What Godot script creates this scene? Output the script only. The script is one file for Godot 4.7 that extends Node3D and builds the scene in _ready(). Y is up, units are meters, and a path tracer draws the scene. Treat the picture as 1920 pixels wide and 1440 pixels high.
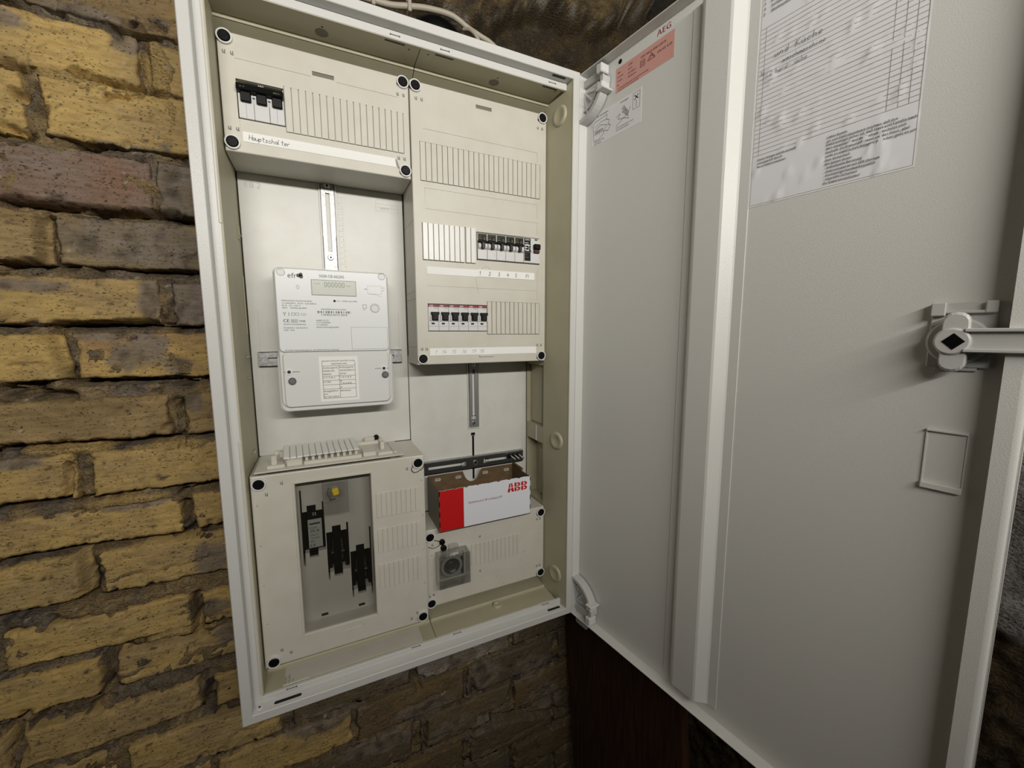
extends Node3D
# An opened steel meter cabinet on a brick cellar wall.
# Measures are millimetres: x right, y up (0 = 1750 mm above the floor), z out of the wall (0 = front of the plastic covers).

const Y0 := 1750.0
const WALL_Z := -138.0
const FLAT := 4294967295

var M := {}
var rng := RandomNumberGenerator.new()
var nz := FastNoiseLite.new()
var nz2 := FastNoiseLite.new()
var taken := {}
var door_node: Node3D

func v(x: float, y: float, z: float) -> Vector3:
	return Vector3(x, y + Y0, z) * 0.001

# ------------------------------------------------------------------ geometry
class Geo:
	var st := {}
	var o := Vector3.ZERO
	var xf := Transform3D.IDENTITY
	var smooth := false

	func tool(m: Material) -> SurfaceTool:
		if not st.has(m):
			var s := SurfaceTool.new()
			s.begin(Mesh.PRIMITIVE_TRIANGLES)
			st[m] = s
		return st[m]

	func vert(s: SurfaceTool, p: Vector3) -> void:
		s.set_smooth_group(0 if smooth else 4294967295)
		s.add_vertex((xf * p - o) * 0.001)

	func tri(m: Material, a: Vector3, b: Vector3, c: Vector3) -> void:
		var s := tool(m)
		vert(s, a)
		vert(s, b)
		vert(s, c)

	# triangle that looks along n
	func ntri(m: Material, a: Vector3, b: Vector3, c: Vector3, n: Vector3) -> void:
		if (c - a).cross(b - a).dot(n) < 0.0:
			tri(m, a, c, b)
		else:
			tri(m, a, b, c)

	func quad(m: Material, a: Vector3, b: Vector3, c: Vector3, d: Vector3, n: Vector3) -> void:
		ntri(m, a, b, c, n)
		ntri(m, a, c, d, n)

	func box(m: Material, x0: float, y0: float, z0: float, x1: float, y1: float, z1: float, bev := 0.0) -> void:
		var lo := Vector3(minf(x0, x1), minf(y0, y1), minf(z0, z1))
		var hi := Vector3(maxf(x0, x1), maxf(y0, y1), maxf(z0, z1))
		var c := (lo + hi) / 2
		var h := (hi - lo) / 2
		var b := minf(bev, minf(h.x, minf(h.y, h.z)) * 0.9)
		for ax in 3:
			var a1 := (ax + 1) % 3
			var a2 := (ax + 2) % 3
			for s in [-1, 1]:
				var q := []
				for k in [[-1, -1], [1, -1], [1, 1], [-1, 1]]:
					var p := Vector3.ZERO
					p[ax] = s * h[ax]
					p[a1] = k[0] * (h[a1] - b)
					p[a2] = k[1] * (h[a2] - b)
					q.append(c + p)
				var n := Vector3.ZERO
				n[ax] = s
				quad(m, q[0], q[1], q[2], q[3], n)
		if b <= 0.0:
			return
		for ax in 3:
			var a1 := (ax + 1) % 3
			var a2 := (ax + 2) % 3
			for s1 in [-1, 1]:
				for s2 in [-1, 1]:
					var q := []
					for k in [[-1, 0], [1, 0], [1, 1], [-1, 1]]:
						var p := Vector3.ZERO
						p[ax] = k[0] * (h[ax] - b)
						p[a1] = s1 * (h[a1] - (b if k[1] else 0.0))
						p[a2] = s2 * (h[a2] - (0.0 if k[1] else b))
						q.append(c + p)
					var n := Vector3.ZERO
					n[a1] = s1
					n[a2] = s2
					quad(m, q[0], q[1], q[2], q[3], n)
		for sx in [-1, 1]:
			for sy in [-1, 1]:
				for sz in [-1, 1]:
					var n := Vector3(sx, sy, sz)
					ntri(m, c + n * Vector3(h.x, h.y - b, h.z - b), c + n * Vector3(h.x - b, h.y, h.z - b), c + n * Vector3(h.x - b, h.y - b, h.z), n)

	# convex outline (counter-clockwise) from z0 to z1 with a bevelled front edge
	func prism(m: Material, pts: Array, z0: float, z1: float, bev := 0.0) -> void:
		var c := Vector2.ZERO
		for p in pts:
			c += p
		c /= pts.size()
		var inner := []
		for p: Vector2 in pts:
			var d: Vector2 = p - c
			inner.append(c + d * maxf(0.05, (d.length() - bev * 1.2) / maxf(d.length(), 0.001)))
		var n := pts.size()
		for i in n:
			var a: Vector2 = pts[i]
			var b: Vector2 = pts[(i + 1) % n]
			var ai: Vector2 = inner[i]
			var bi: Vector2 = inner[(i + 1) % n]
			var out := Vector3(b.y - a.y, a.x - b.x, 0)
			if out.dot(Vector3(a.x - c.x, a.y - c.y, 0)) < 0:
				out = -out
			var f := z1 - bev * signf(z1 - z0)
			quad(m, Vector3(a.x, a.y, z0), Vector3(b.x, b.y, z0), Vector3(b.x, b.y, f), Vector3(a.x, a.y, f), out)
			if bev > 0:
				quad(m, Vector3(a.x, a.y, f), Vector3(b.x, b.y, f), Vector3(bi.x, bi.y, z1), Vector3(ai.x, ai.y, z1), out.normalized() + Vector3(0, 0, signf(z1 - z0)))
			ntri(m, Vector3(ai.x, ai.y, z1), Vector3(bi.x, bi.y, z1), Vector3(c.x, c.y, z1), Vector3(0, 0, signf(z1 - z0)))

	func rrect(m: Material, x0: float, y0: float, x1: float, y1: float, r: float, z0: float, z1: float, bev := 0.0, seg := 4) -> void:
		var pts := []
		for k in 4:
			var cx := x1 - r if k == 0 or k == 3 else x0 + r
			var cy := y1 - r if k < 2 else y0 + r
			for i in seg + 1:
				var a := PI / 2 * (k + float(i) / seg)
				pts.append(Vector2(cx + r * cos(a), cy + r * sin(a)))
		prism(m, pts, z0, z1, bev)

	func disc(m: Material, x: float, y: float, r: float, z0: float, z1: float, bev := 0.0, seg := 5) -> void:
		rrect(m, x - r, y - r, x + r, y + r, r * 0.999, z0, z1, bev, seg)

	# flat ring with inner wall
	func ring(m: Material, x: float, y: float, r0: float, r1: float, z0: float, z1: float, a0 := 0.0, a1 := TAU, seg := 20) -> void:
		for i in seg:
			var a := a0 + (a1 - a0) * i / seg
			var b := a0 + (a1 - a0) * (i + 1) / seg
			var da := Vector3(cos(a), sin(a), 0)
			var db := Vector3(cos(b), sin(b), 0)
			var c := Vector3(x, y, 0)
			var f := Vector3(0, 0, z1)
			var k := Vector3(0, 0, z0)
			quad(m, c + da * r0 + f, c + db * r0 + f, c + db * r1 + f, c + da * r1 + f, Vector3(0, 0, 1))
			quad(m, c + da * r1 + f, c + db * r1 + f, c + db * r1 + k, c + da * r1 + k, da)
			quad(m, c + da * r0 + f, c + db * r0 + f, c + db * r0 + k, c + da * r0 + k, -da)

	# rectangular plate at height z with rectangular holes [x0, y0, x1, y1, depth, closed]
	func plate(m: Material, x0: float, y0: float, x1: float, y1: float, z: float, holes: Array, floor_m: Material = null) -> void:
		var xs := [x0, x1]
		var ys := [y0, y1]
		for h in holes:
			for k in [0, 2]:
				if not xs.has(h[k]):
					xs.append(h[k])
			for k in [1, 3]:
				if not ys.has(h[k]):
					ys.append(h[k])
		xs.sort()
		ys.sort()
		var fz := Vector3(0, 0, 1)
		for i in xs.size() - 1:
			for j in ys.size() - 1:
				var cx: float = (xs[i] + xs[i + 1]) / 2
				var cy: float = (ys[j] + ys[j + 1]) / 2
				var inside := false
				for h in holes:
					if cx > h[0] and cx < h[2] and cy > h[1] and cy < h[3]:
						inside = true
						break
				if not inside:
					quad(m, Vector3(xs[i], ys[j], z), Vector3(xs[i + 1], ys[j], z), Vector3(xs[i + 1], ys[j + 1], z), Vector3(xs[i], ys[j + 1], z), fz)
		for h in holes:
			var d: float = z - h[4]
			quad(m, Vector3(h[0], h[1], z), Vector3(h[2], h[1], z), Vector3(h[2], h[1], d), Vector3(h[0], h[1], d), Vector3(0, 1, 0))
			quad(m, Vector3(h[0], h[3], z), Vector3(h[2], h[3], z), Vector3(h[2], h[3], d), Vector3(h[0], h[3], d), Vector3(0, -1, 0))
			quad(m, Vector3(h[0], h[1], z), Vector3(h[0], h[3], z), Vector3(h[0], h[3], d), Vector3(h[0], h[1], d), Vector3(1, 0, 0))
			quad(m, Vector3(h[2], h[1], z), Vector3(h[2], h[3], z), Vector3(h[2], h[3], d), Vector3(h[2], h[1], d), Vector3(-1, 0, 0))
			if h[5]:
				quad(floor_m if floor_m else m, Vector3(h[0], h[1], d), Vector3(h[2], h[1], d), Vector3(h[2], h[3], d), Vector3(h[0], h[3], d), fz)

	# profile [(inset, z)] swept round a rectangle with mitred corners
	func sweep(m: Material, x0: float, y0: float, x1: float, y1: float, prof: Array) -> void:
		for i in prof.size() - 1:
			var a: Vector2 = prof[i]
			var b: Vector2 = prof[i + 1]
			var ca := [Vector3(x0 + a.x, y0 + a.x, a.y), Vector3(x1 - a.x, y0 + a.x, a.y), Vector3(x1 - a.x, y1 - a.x, a.y), Vector3(x0 + a.x, y1 - a.x, a.y)]
			var cb := [Vector3(x0 + b.x, y0 + b.x, b.y), Vector3(x1 - b.x, y0 + b.x, b.y), Vector3(x1 - b.x, y1 - b.x, b.y), Vector3(x0 + b.x, y1 - b.x, b.y)]
			var inward := [Vector3(0, 1, 0), Vector3(-1, 0, 0), Vector3(0, -1, 0), Vector3(1, 0, 0)]
			for k in 4:
				var nn: Vector3 = inward[k] * (a.y - b.y) + Vector3(0, 0, b.x - a.x)
				quad(m, ca[k], ca[(k + 1) % 4], cb[(k + 1) % 4], cb[k], nn)

	func tube(m: Material, path: Array, r: float, seg := 8, caps := true) -> void:
		var was := smooth
		smooth = true
		var rings := []
		var side := Vector3.ZERO
		for i in path.size():
			var t: Vector3 = (path[mini(i + 1, path.size() - 1)] - path[maxi(i - 1, 0)]).normalized()
			if i == 0:
				side = t.cross(Vector3(0.31, 0.23, 0.92)).normalized()
			side = (side - t * side.dot(t)).normalized()
			var up := t.cross(side)
			var ring_p := []
			for k in seg:
				var a := TAU * k / seg
				ring_p.append(path[i] + (side * cos(a) + up * sin(a)) * r)
			rings.append(ring_p)
		for i in path.size() - 1:
			for k in seg:
				var a: Vector3 = rings[i][k]
				var b: Vector3 = rings[i][(k + 1) % seg]
				quad(m, a, b, rings[i + 1][(k + 1) % seg], rings[i + 1][k], a - path[i])
		smooth = false
		if caps:
			for e in [[0, 1], [path.size() - 1, path.size() - 2]]:
				for k in seg:
					ntri(m, rings[e[0]][k], rings[e[0]][(k + 1) % seg], path[e[0]], path[e[0]] - path[e[1]])
		smooth = was

	# flat pen stroke on a surface looking along +z
	func stroke(m: Material, pts: Array, w: float, z: float) -> void:
		for i in pts.size() - 1:
			var a: Vector2 = pts[i]
			var b: Vector2 = pts[i + 1]
			var d := (b - a).normalized()
			var s := Vector2(-d.y, d.x) * w / 2
			a -= d * w * 0.3
			b += d * w * 0.3
			quad(m, Vector3(a.x + s.x, a.y + s.y, z), Vector3(b.x + s.x, b.y + s.y, z), Vector3(b.x - s.x, b.y - s.y, z), Vector3(a.x - s.x, a.y - s.y, z), Vector3(0, 0, 1))

	func frame_line(m: Material, x0: float, y0: float, x1: float, y1: float, w: float, z: float) -> void:
		stroke(m, [Vector2(x0, y0), Vector2(x1, y0), Vector2(x1, y1), Vector2(x0, y1), Vector2(x0, y0)], w, z)

	# printed text, lower left corner at x, y; h is the height of a capital; w (if given) the width
	func text(m: Material, s: String, x: float, y: float, z: float, h: float, w := 0.0, font: Font = null) -> void:
		var tm := TextMesh.new()
		tm.text = s
		tm.font = font
		tm.font_size = 48
		tm.pixel_size = 0.01
		tm.depth = 0.0
		tm.curve_step = 6.0 if h > 3.0 else 12.0
		var arr := tm.get_mesh_arrays()
		if arr.is_empty() or arr[Mesh.ARRAY_VERTEX] == null:
			return
		var vs: PackedVector3Array = arr[Mesh.ARRAY_VERTEX]
		if vs.is_empty():
			return
		var lo := vs[0]
		var hi := vs[0]
		for p in vs:
			lo = lo.min(p)
			hi = hi.max(p)
		var ky := h / (48 * 0.01 * 0.714)
		var kx := ky
		if w > 0.0:
			kx = w / (hi.x - lo.x)
		var base := lo.y
		for ch in "gjpqyÄ,;()":
			if s.contains(ch):
				base = -1e9
		if base < -1e8:
			base = lo.y + 48 * 0.01 * 0.2
		var idx = arr[Mesh.ARRAY_INDEX]
		var n: int = idx.size() if idx != null else vs.size()
		for i in range(0, n, 3):
			var t := []
			for k in 3:
				var p: Vector3 = vs[idx[i + k]] if idx != null else vs[i + k]
				t.append(Vector3(x + (p.x - lo.x) * kx, y + (p.y - base) * ky, z))
			ntri(m, t[0], t[1], t[2], Vector3(0, 0, 1))

	func mesh() -> ArrayMesh:
		var out: ArrayMesh = null
		for m in st:
			var s: SurfaceTool = st[m]
			s.generate_normals()
			s.set_material(m)
			out = s.commit(out) if out else s.commit()
		return out

# ------------------------------------------------------------------ nodes
func numbered(called: String) -> String:
	var n: int = taken.get(called, 0)
	taken[called] = n + 1
	return called if n == 0 else "%s_%03d" % [called, n]

func tag(o: Node, label: String, category: String, group := "") -> void:
	o.set_meta("label", label)
	o.set_meta("category", category)
	if group:
		o.set_meta("group", group)

func thing(called: String, at: Vector3, label: String, category: String, group := "") -> Node3D:
	var n := Node3D.new()
	n.name = numbered(called)
	add_child(n)
	n.position = v(at.x, at.y, at.z)
	tag(n, label, category, group)
	return n

func child_name(parent: Node, called: String) -> String:
	if not parent.has_node(called):
		return called
	var k := 1
	while parent.has_node("%s_%03d" % [called, k]):
		k += 1
	return "%s_%03d" % [called, k]

func inst(called: String, mesh: Mesh, parent: Node, pos := Vector3.ZERO, label := "") -> MeshInstance3D:
	var i := MeshInstance3D.new()
	i.mesh = mesh
	i.name = child_name(parent, called) if parent != self else numbered(called)
	parent.add_child(i)
	i.position = pos
	if label:
		i.set_meta("label", label)
	return i

func part(called: String, g: Geo, parent: Node, label := "") -> MeshInstance3D:
	return inst(called, g.mesh(), parent, Vector3.ZERO, label)

func geo(at := Vector3.ZERO) -> Geo:
	var g := Geo.new()
	g.o = at
	return g

func structure(called: String, g: Geo) -> MeshInstance3D:
	var i := inst(called, g.mesh(), self)
	i.set_meta("kind", "structure")
	return i

func copy_of(o: Node3D, at: Vector3, label: String) -> Node3D:
	var c: Node3D = o.duplicate()
	c.name = numbered(String(o.name))
	add_child(c)
	c.position = v(at.x, at.y, at.z)
	c.set_meta("label", label)
	return c

# ------------------------------------------------------------------ materials
func mat(called: String, c: Color, rough := 0.5, metal := 0.0, spec := 0.5) -> StandardMaterial3D:
	var m := StandardMaterial3D.new()
	m.resource_name = called
	m.albedo_color = c
	m.roughness = rough
	m.metallic = metal
	m.metallic_specular = spec
	M[called] = m
	return m

func noise_image(size: int, freq: float, octaves: int, seed_: int, lo: Color, hi: Color, power := 1.0, stretch := 1.0) -> Image:
	var n := FastNoiseLite.new()
	n.seed = seed_
	n.noise_type = FastNoiseLite.TYPE_SIMPLEX_SMOOTH
	n.frequency = freq
	n.fractal_octaves = octaves
	var src := n.get_seamless_image(size, size)
	var img := Image.create(size, size, false, Image.FORMAT_RGB8)
	for y in size:
		for x in size:
			var t := pow(src.get_pixel(int(x / stretch) % size, y).r, power)
			img.set_pixel(x, y, lo.lerp(hi, t))
	return img

# colour and relief of fired clay or mortar: streaks drawn out by the mould, dark pits, pale grains
func masonry_image(size: int, seed_: int, stretch: float, dark: float, specks: float) -> Array:
	var n := FastNoiseLite.new()
	n.noise_type = FastNoiseLite.TYPE_SIMPLEX_SMOOTH
	n.fractal_octaves = 4
	n.seed = seed_
	n.frequency = 0.045
	var streak := n.get_seamless_image(size, size)
	n.seed = seed_ + 1
	n.frequency = 0.085
	n.fractal_octaves = 2
	var pits := n.get_seamless_image(size, size)
	n.seed = seed_ + 2
	n.frequency = 0.25
	var fine := n.get_seamless_image(size, size)
	var col := Image.create(size, size, false, Image.FORMAT_RGB8)
	var hgt := Image.create(size, size, false, Image.FORMAT_RGB8)
	var r := RandomNumberGenerator.new()
	r.seed = seed_
	for y in size:
		for x in size:
			var a := streak.get_pixel(int(x / stretch), y).r
			var p := clampf((pits.get_pixel(int(x / 1.8), y).r - 0.60 - 0.22 * streak.get_pixel(int(y / 7.0), int(x / 7.0)).r) * 7.0, 0.0, 1.0)
			var f := fine.get_pixel(x, y).r
			var t := (1.0 - dark) + dark * a * 1.6 + 0.16 * (f - 0.5)
			t = lerpf(t, 0.42, p * 0.8)
			col.set_pixel(x, y, Color(t, t * 0.99, t * 0.97))
			var h := 0.45 * a + 0.25 * f + 0.3 * (1.0 - p)
			hgt.set_pixel(x, y, Color(h, h, h))
	for k in int(size * size * specks * 0.05):
		var x := r.randi() % (size - 3)
		var y := r.randi() % (size - 3)
		col.fill_rect(Rect2i(x, y, 1 + r.randi() % 3, 1 + r.randi() % 3), Color(1, 1, 1))
	return [col, hgt]

func triplanar(m: StandardMaterial3D, scale: float) -> void:
	m.uv1_triplanar = true
	m.uv1_world_triplanar = true
	m.uv1_scale = Vector3.ONE * scale

func materials() -> void:
	# cream plastic of covers, with faint handling marks
	var soil := ImageTexture.create_from_image(noise_image(512, 0.012, 4, 3, Color(0.965, 0.96, 0.945), Color(1, 1, 1), 0.8))
	var grainy := ImageTexture.create_from_image(noise_image(512, 0.25, 2, 5, Color(0.5, 0.5, 0.5), Color(1, 1, 1)))
	for a in [["cream", Color(0.80, 0.788, 0.748), 0.40], ["board", Color(0.825, 0.825, 0.805), 0.36], ["housing", Color(0.70, 0.68, 0.585), 0.5], ["blank_white", Color(0.88, 0.88, 0.865), 0.30]]:
		var m := mat(a[0], a[1], a[2])
		m.albedo_texture = soil
		triplanar(m, 3.0)
	for a in [["paint", Color(0.80, 0.80, 0.79), 0.36], ["door_paint", Color(0.83, 0.83, 0.815), 0.42]]:
		var m := mat(a[0], a[1], a[2])
		m.heightmap_enabled = true
		m.heightmap_texture = grainy
		m.heightmap_scale = 0.025
		triplanar(m, 5.0)
	mat("grey_plastic", Color(0.74, 0.74, 0.73), 0.4)
	mat("white_plastic", Color(0.82, 0.82, 0.82), 0.3)
	mat("meter_white", Color(0.885, 0.895, 0.90), 0.3)
	mat("meter_grey", Color(0.85, 0.855, 0.85), 0.32)
	mat("black", Color(0.018, 0.019, 0.022), 0.42, 0.0, 0.35)
	mat("soft_black", Color(0.022, 0.023, 0.025), 0.5, 0.0, 0.3)
	mat("dark", Color(0.10, 0.10, 0.095), 0.6)
	mat("groove", Color(0.45, 0.44, 0.39), 0.7)
	mat("mould_mark", Color(0.62, 0.61, 0.56), 0.6)
	mat("dark_red", Color(0.22, 0.035, 0.04), 0.4)
	mat("brown_toggle", Color(0.10, 0.035, 0.035), 0.35)
	mat("red", Color(0.74, 0.055, 0.06), 0.5)
	mat("maroon", Color(0.52, 0.09, 0.16), 0.45)
	mat("olive_print", Color(0.46, 0.44, 0.27), 0.6)
	mat("green_button", Color(0.45, 0.48, 0.16), 0.4)
	mat("paper", Color(0.93, 0.93, 0.92), 0.65)
	mat("chart_paper", Color(0.90, 0.90, 0.915), 0.42)
	mat("film", Color(0.88, 0.88, 0.89), 0.35)
	mat("ink", Color(0.13, 0.13, 0.14), 0.7)
	mat("ink_grey", Color(0.38, 0.38, 0.38), 0.7)
	mat("pencil", Color(0.38, 0.38, 0.40), 0.7)
	mat("red_ink", Color(0.55, 0.10, 0.12), 0.6)
	mat("pink", Color(0.82, 0.62, 0.58), 0.5)
	mat("brown_ink", Color(0.38, 0.13, 0.12), 0.6)
	mat("lcd", Color(0.82, 0.835, 0.80), 0.2)
	mat("lcd_digit", Color(0.55, 0.57, 0.53), 0.4)
	mat("lead", Color(0.42, 0.42, 0.43), 0.45, 0.4)
	mat("yellow_seal", Color(0.72, 0.62, 0.14), 0.4)
	mat("wire", Color(0.20, 0.20, 0.20), 0.4, 0.5)
	var zinc := mat("zinc", Color(0.72, 0.72, 0.72), 0.42, 0.7)
	zinc.albedo_texture = ImageTexture.create_from_image(noise_image(256, 0.05, 3, 9, Color(0.75, 0.75, 0.75), Color(1, 1, 1)))
	triplanar(zinc, 12.0)
	mat("dull_zinc", Color(0.60, 0.60, 0.60), 0.4, 0.75)
	mat("faint_mark", Color(0.755, 0.75, 0.715), 0.6)
	mat("carton_side_shade", Color(0.52, 0.50, 0.46), 0.7)  # grey for the shadowed flank of the carton, shade put into the colour
	mat("steel_bar", Color(0.42, 0.42, 0.42), 0.34, 0.85)
	mat("screw", Color(0.82, 0.82, 0.80), 0.2, 0.9)
	mat("fuse_paper", Color(0.66, 0.66, 0.63), 0.5)
	mat("brass", Color(0.48, 0.36, 0.16), 0.35, 0.7)
	mat("porcelain", Color(0.62, 0.60, 0.58), 0.25)
	var clear := mat("clear", Color(0.20, 0.19, 0.16, 0.14), 0.03)
	clear.transparency = BaseMaterial3D.TRANSPARENCY_ALPHA
	var clear2 := mat("clear_thick", Color(0.34, 0.34, 0.31, 0.20), 0.05)
	clear2.transparency = BaseMaterial3D.TRANSPARENCY_ALPHA
	var card := mat("card", Color(0.42, 0.33, 0.22), 0.8)
	card.albedo_texture = ImageTexture.create_from_image(noise_image(256, 0.03, 4, 13, Color(0.82, 0.82, 0.82), Color(1, 1, 1), 1.0, 2.0))
	triplanar(card, 8.0)
	mat("card_white", Color(0.86, 0.87, 0.90), 0.45)
	mat("cable_sheath", Color(0.66, 0.63, 0.57), 0.5)
	mat("lamp_body", Color(0.85, 0.85, 0.85), 0.5)
	# masonry: vertex colours carry the tint of each brick, the texture its grain
	var grain := ImageTexture.create_from_image(noise_image(1024, 0.03, 5, 21, Color(0.50, 0.49, 0.47), Color(1.0, 1.0, 1.0), 0.75, 2.0))
	var face := masonry_image(1024, 41, 5.0, 0.16, 0.003)
	var rubble := masonry_image(1024, 43, 1.6, 0.30, 0.010)
	var b := mat("brick", Color.WHITE, 0.88, 0.0, 0.3)
	b.vertex_color_use_as_albedo = true
	b.albedo_texture = ImageTexture.create_from_image(face[0])
	b.heightmap_enabled = true
	b.heightmap_texture = ImageTexture.create_from_image(face[1])
	b.heightmap_scale = 0.16
	triplanar(b, 3.1)
	var mo := mat("mortar", Color.WHITE, 0.92, 0.0, 0.3)
	mo.vertex_color_use_as_albedo = true
	mo.albedo_texture = ImageTexture.create_from_image(rubble[0])
	mo.heightmap_enabled = true
	mo.heightmap_texture = ImageTexture.create_from_image(rubble[1])
	mo.heightmap_scale = 0.5
	triplanar(mo, 4.3)
	var con := mat("concrete", Color(0.30, 0.28, 0.26), 0.9)
	con.albedo_texture = grain
	triplanar(con, 1.0)
	var pl := mat("plaster", Color(0.40, 0.37, 0.32), 0.9)
	pl.albedo_texture = grain
	triplanar(pl, 0.8)
	var wood := mat("dark_wood", Color(0.36, 0.24, 0.165), 0.6)
	wood.albedo_texture = ImageTexture.create_from_image(noise_image(512, 0.02, 4, 31, Color(0.55, 0.5, 0.48), Color(1, 1, 1), 1.0, 1.0))
	wood.uv1_triplanar = true
	wood.uv1_world_triplanar = true
	wood.uv1_scale = Vector3(9, 0.7, 9)
	var glow := mat("tube_glow", Color(0.95, 0.95, 0.93), 0.4)
	glow.emission_enabled = true
	glow.emission = Color(1.0, 0.97, 0.90)
	glow.emission_energy_multiplier = 3.0

# ------------------------------------------------------------------ handwriting
const PEN := {
	"H": [[0, 0, 0, 1], [0.55, 0, 0.55, 1], [0, 0.5, 0.55, 0.5]],
	"a": [[0.45, 0.5, 0.2, 0.55, 0.02, 0.3, 0.15, 0.02, 0.4, 0.15, 0.45, 0.5, 0.5, 0.0]],
	"u": [[0, 0.5, 0.05, 0.1, 0.25, 0, 0.42, 0.2, 0.45, 0.5, 0.5, 0]],
	"p": [[0, 0.5, 0.02, -0.4], [0.02, 0.35, 0.25, 0.55, 0.42, 0.3, 0.25, 0.02, 0.03, 0.1]],
	"t": [[0.2, 0.95, 0.2, 0.1, 0.4, 0], [0, 0.6, 0.42, 0.62]],
	"s": [[0.4, 0.5, 0.1, 0.5, 0.15, 0.3, 0.38, 0.2, 0.3, 0.0, 0, 0.02]],
	"c": [[0.4, 0.48, 0.1, 0.45, 0.02, 0.2, 0.15, 0, 0.42, 0.08]],
	"h": [[0.02, 1, 0.0, 0], [0, 0.3, 0.2, 0.52, 0.38, 0.4, 0.42, 0]],
	"l": [[0.05, 1, 0.05, 0.1, 0.2, 0]],
	"e": [[0.02, 0.25, 0.4, 0.3, 0.3, 0.52, 0.08, 0.45, 0.05, 0.1, 0.25, 0, 0.42, 0.1]],
	"r": [[0, 0.5, 0.03, 0], [0.02, 0.3, 0.2, 0.52, 0.38, 0.45]],
	"n": [[0, 0.5, 0.02, 0], [0.02, 0.35, 0.2, 0.52, 0.38, 0.4, 0.42, 0]],
	"d": [[0.4, 1, 0.42, 0], [0.4, 0.4, 0.15, 0.5, 0.02, 0.25, 0.15, 0, 0.4, 0.12]],
	"K": [[0, 1, 0, 0], [0.5, 1, 0.02, 0.45, 0.55, 0]],
	"ü": [[0, 0.5, 0.05, 0.1, 0.25, 0, 0.42, 0.2, 0.45, 0.5, 0.5, 0], [0.12, 0.75, 0.14, 0.8], [0.35, 0.75, 0.37, 0.8]],
	"m": [[0, 0.5, 0.02, 0], [0.02, 0.35, 0.18, 0.52, 0.3, 0.4, 0.3, 0], [0.3, 0.35, 0.45, 0.52, 0.58, 0.4, 0.6, 0]],
	"i": [[0.1, 0.5, 0.12, 0], [0.1, 0.75, 0.12, 0.8]],
	"o": [[0.2, 0.52, 0.02, 0.3, 0.15, 0, 0.4, 0.15, 0.38, 0.45, 0.2, 0.52]],
	"w": [[0, 0.5, 0.1, 0, 0.25, 0.4, 0.4, 0, 0.52, 0.5]],
	"1": [[0.05, 0.7, 0.3, 1, 0.25, 0]],
	"2": [[0.05, 0.8, 0.3, 1, 0.48, 0.75, 0.05, 0.02, 0.55, 0.05]],
	"3": [[0.05, 0.95, 0.45, 0.9, 0.2, 0.55, 0.48, 0.3, 0.25, 0, 0, 0.1]],
	"4": [[0.3, 1, 0.02, 0.35, 0.55, 0.38], [0.42, 0.65, 0.38, 0]],
	"5": [[0.5, 1, 0.12, 0.98, 0.1, 0.6, 0.42, 0.55, 0.4, 0.1, 0.02, 0.02]],
	"6": [[0.4, 1, 0.08, 0.5, 0.1, 0.05, 0.42, 0.1, 0.4, 0.45, 0.1, 0.4]],
	"7": [[0.02, 0.95, 0.5, 1, 0.2, 0], [0.1, 0.5, 0.45, 0.52]],
	"8": [[0.25, 0.55, 0.05, 0.8, 0.25, 1, 0.45, 0.8, 0.05, 0.25, 0.25, 0, 0.48, 0.25, 0.25, 0.55]],
	"F": [[0, 0, 0.02, 1, 0.55, 1], [0.02, 0.55, 0.4, 0.55]],
	"I": [[0.15, 1, 0.12, 0]],
	"-": [[0, 0.45, 0.35, 0.5]],
}

func handwrite(g: Geo, m: Material, s: String, x: float, y: float, z: float, h: float, w: float, gap := 0.68, slant := 0.12) -> void:
	var cx := x
	for ch in s:
		if PEN.has(ch):
			for line in PEN[ch]:
				var pts := []
				for i in range(0, line.size(), 2):
					pts.append(Vector2(cx + (line[i] + line[i + 1] * slant) * h, y + line[i + 1] * h))
				g.stroke(m, pts, w, z)
		cx += gap * h

# ------------------------------------------------------------------ start
func _ready() -> void:
	rng.seed = 4711
	nz.seed = 11
	nz.noise_type = FastNoiseLite.TYPE_SIMPLEX_SMOOTH
	nz.frequency = 1.0
	nz.fractal_octaves = 4
	nz2.seed = 77
	nz2.noise_type = FastNoiseLite.TYPE_SIMPLEX_SMOOTH
	nz2.frequency = 1.0
	nz2.fractal_octaves = 3
	camera_and_light()
	materials()
	room()
	back_wall()
	right_wall()
	cabinet()
	cabinet_door()
	mounting_boards()
	cover_upper_left()
	cover_upper_right()
	cover_lower_left()
	cover_lower_right()
	main_switch()
	breakers()
	meter()
	fuses()
	carton()
	loose_pieces()
	cables()
	lean_board()
	lamp()

func camera_and_light() -> void:
	var cam := Camera3D.new()
	cam.name = "camera"
	add_child(cam)
	cam.transform = Transform3D(CAM_BASIS, v(-148.85, -391.17, 689.81))
	cam.fov = rad_to_deg(2.0 * atan(720.0 / 756.96))
	cam.near = 0.02
	cam.far = 20.0
	cam.current = true
	var we := WorldEnvironment.new()
	we.name = "environment"
	var e := Environment.new()
	e.background_mode = Environment.BG_COLOR
	e.background_color = Color(0.01, 0.01, 0.01)
	e.tonemap_mode = Environment.TONE_MAPPER_LINEAR
	e.tonemap_exposure = 1.0
	e.sdfgi_enabled = true
	e.ssao_enabled = true
	e.ssil_enabled = true
	we.environment = e
	add_child(we)
	# the tube lamp hanging under the ceiling behind the camera
	var l := AreaLight3D.new()
	l.name = "tube_light"
	l.area_size = Vector2(1.2, 0.07)
	l.light_energy = 2.58
	l.light_color = Color(1.0, 0.985, 0.955)
	l.shadow_enabled = true
	l.area_range = 8.0
	add_child(l)
	l.position = v(-50, 72, 1440)
	l.rotation = Vector3(LAMP_TILT, 0, 0)

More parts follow.
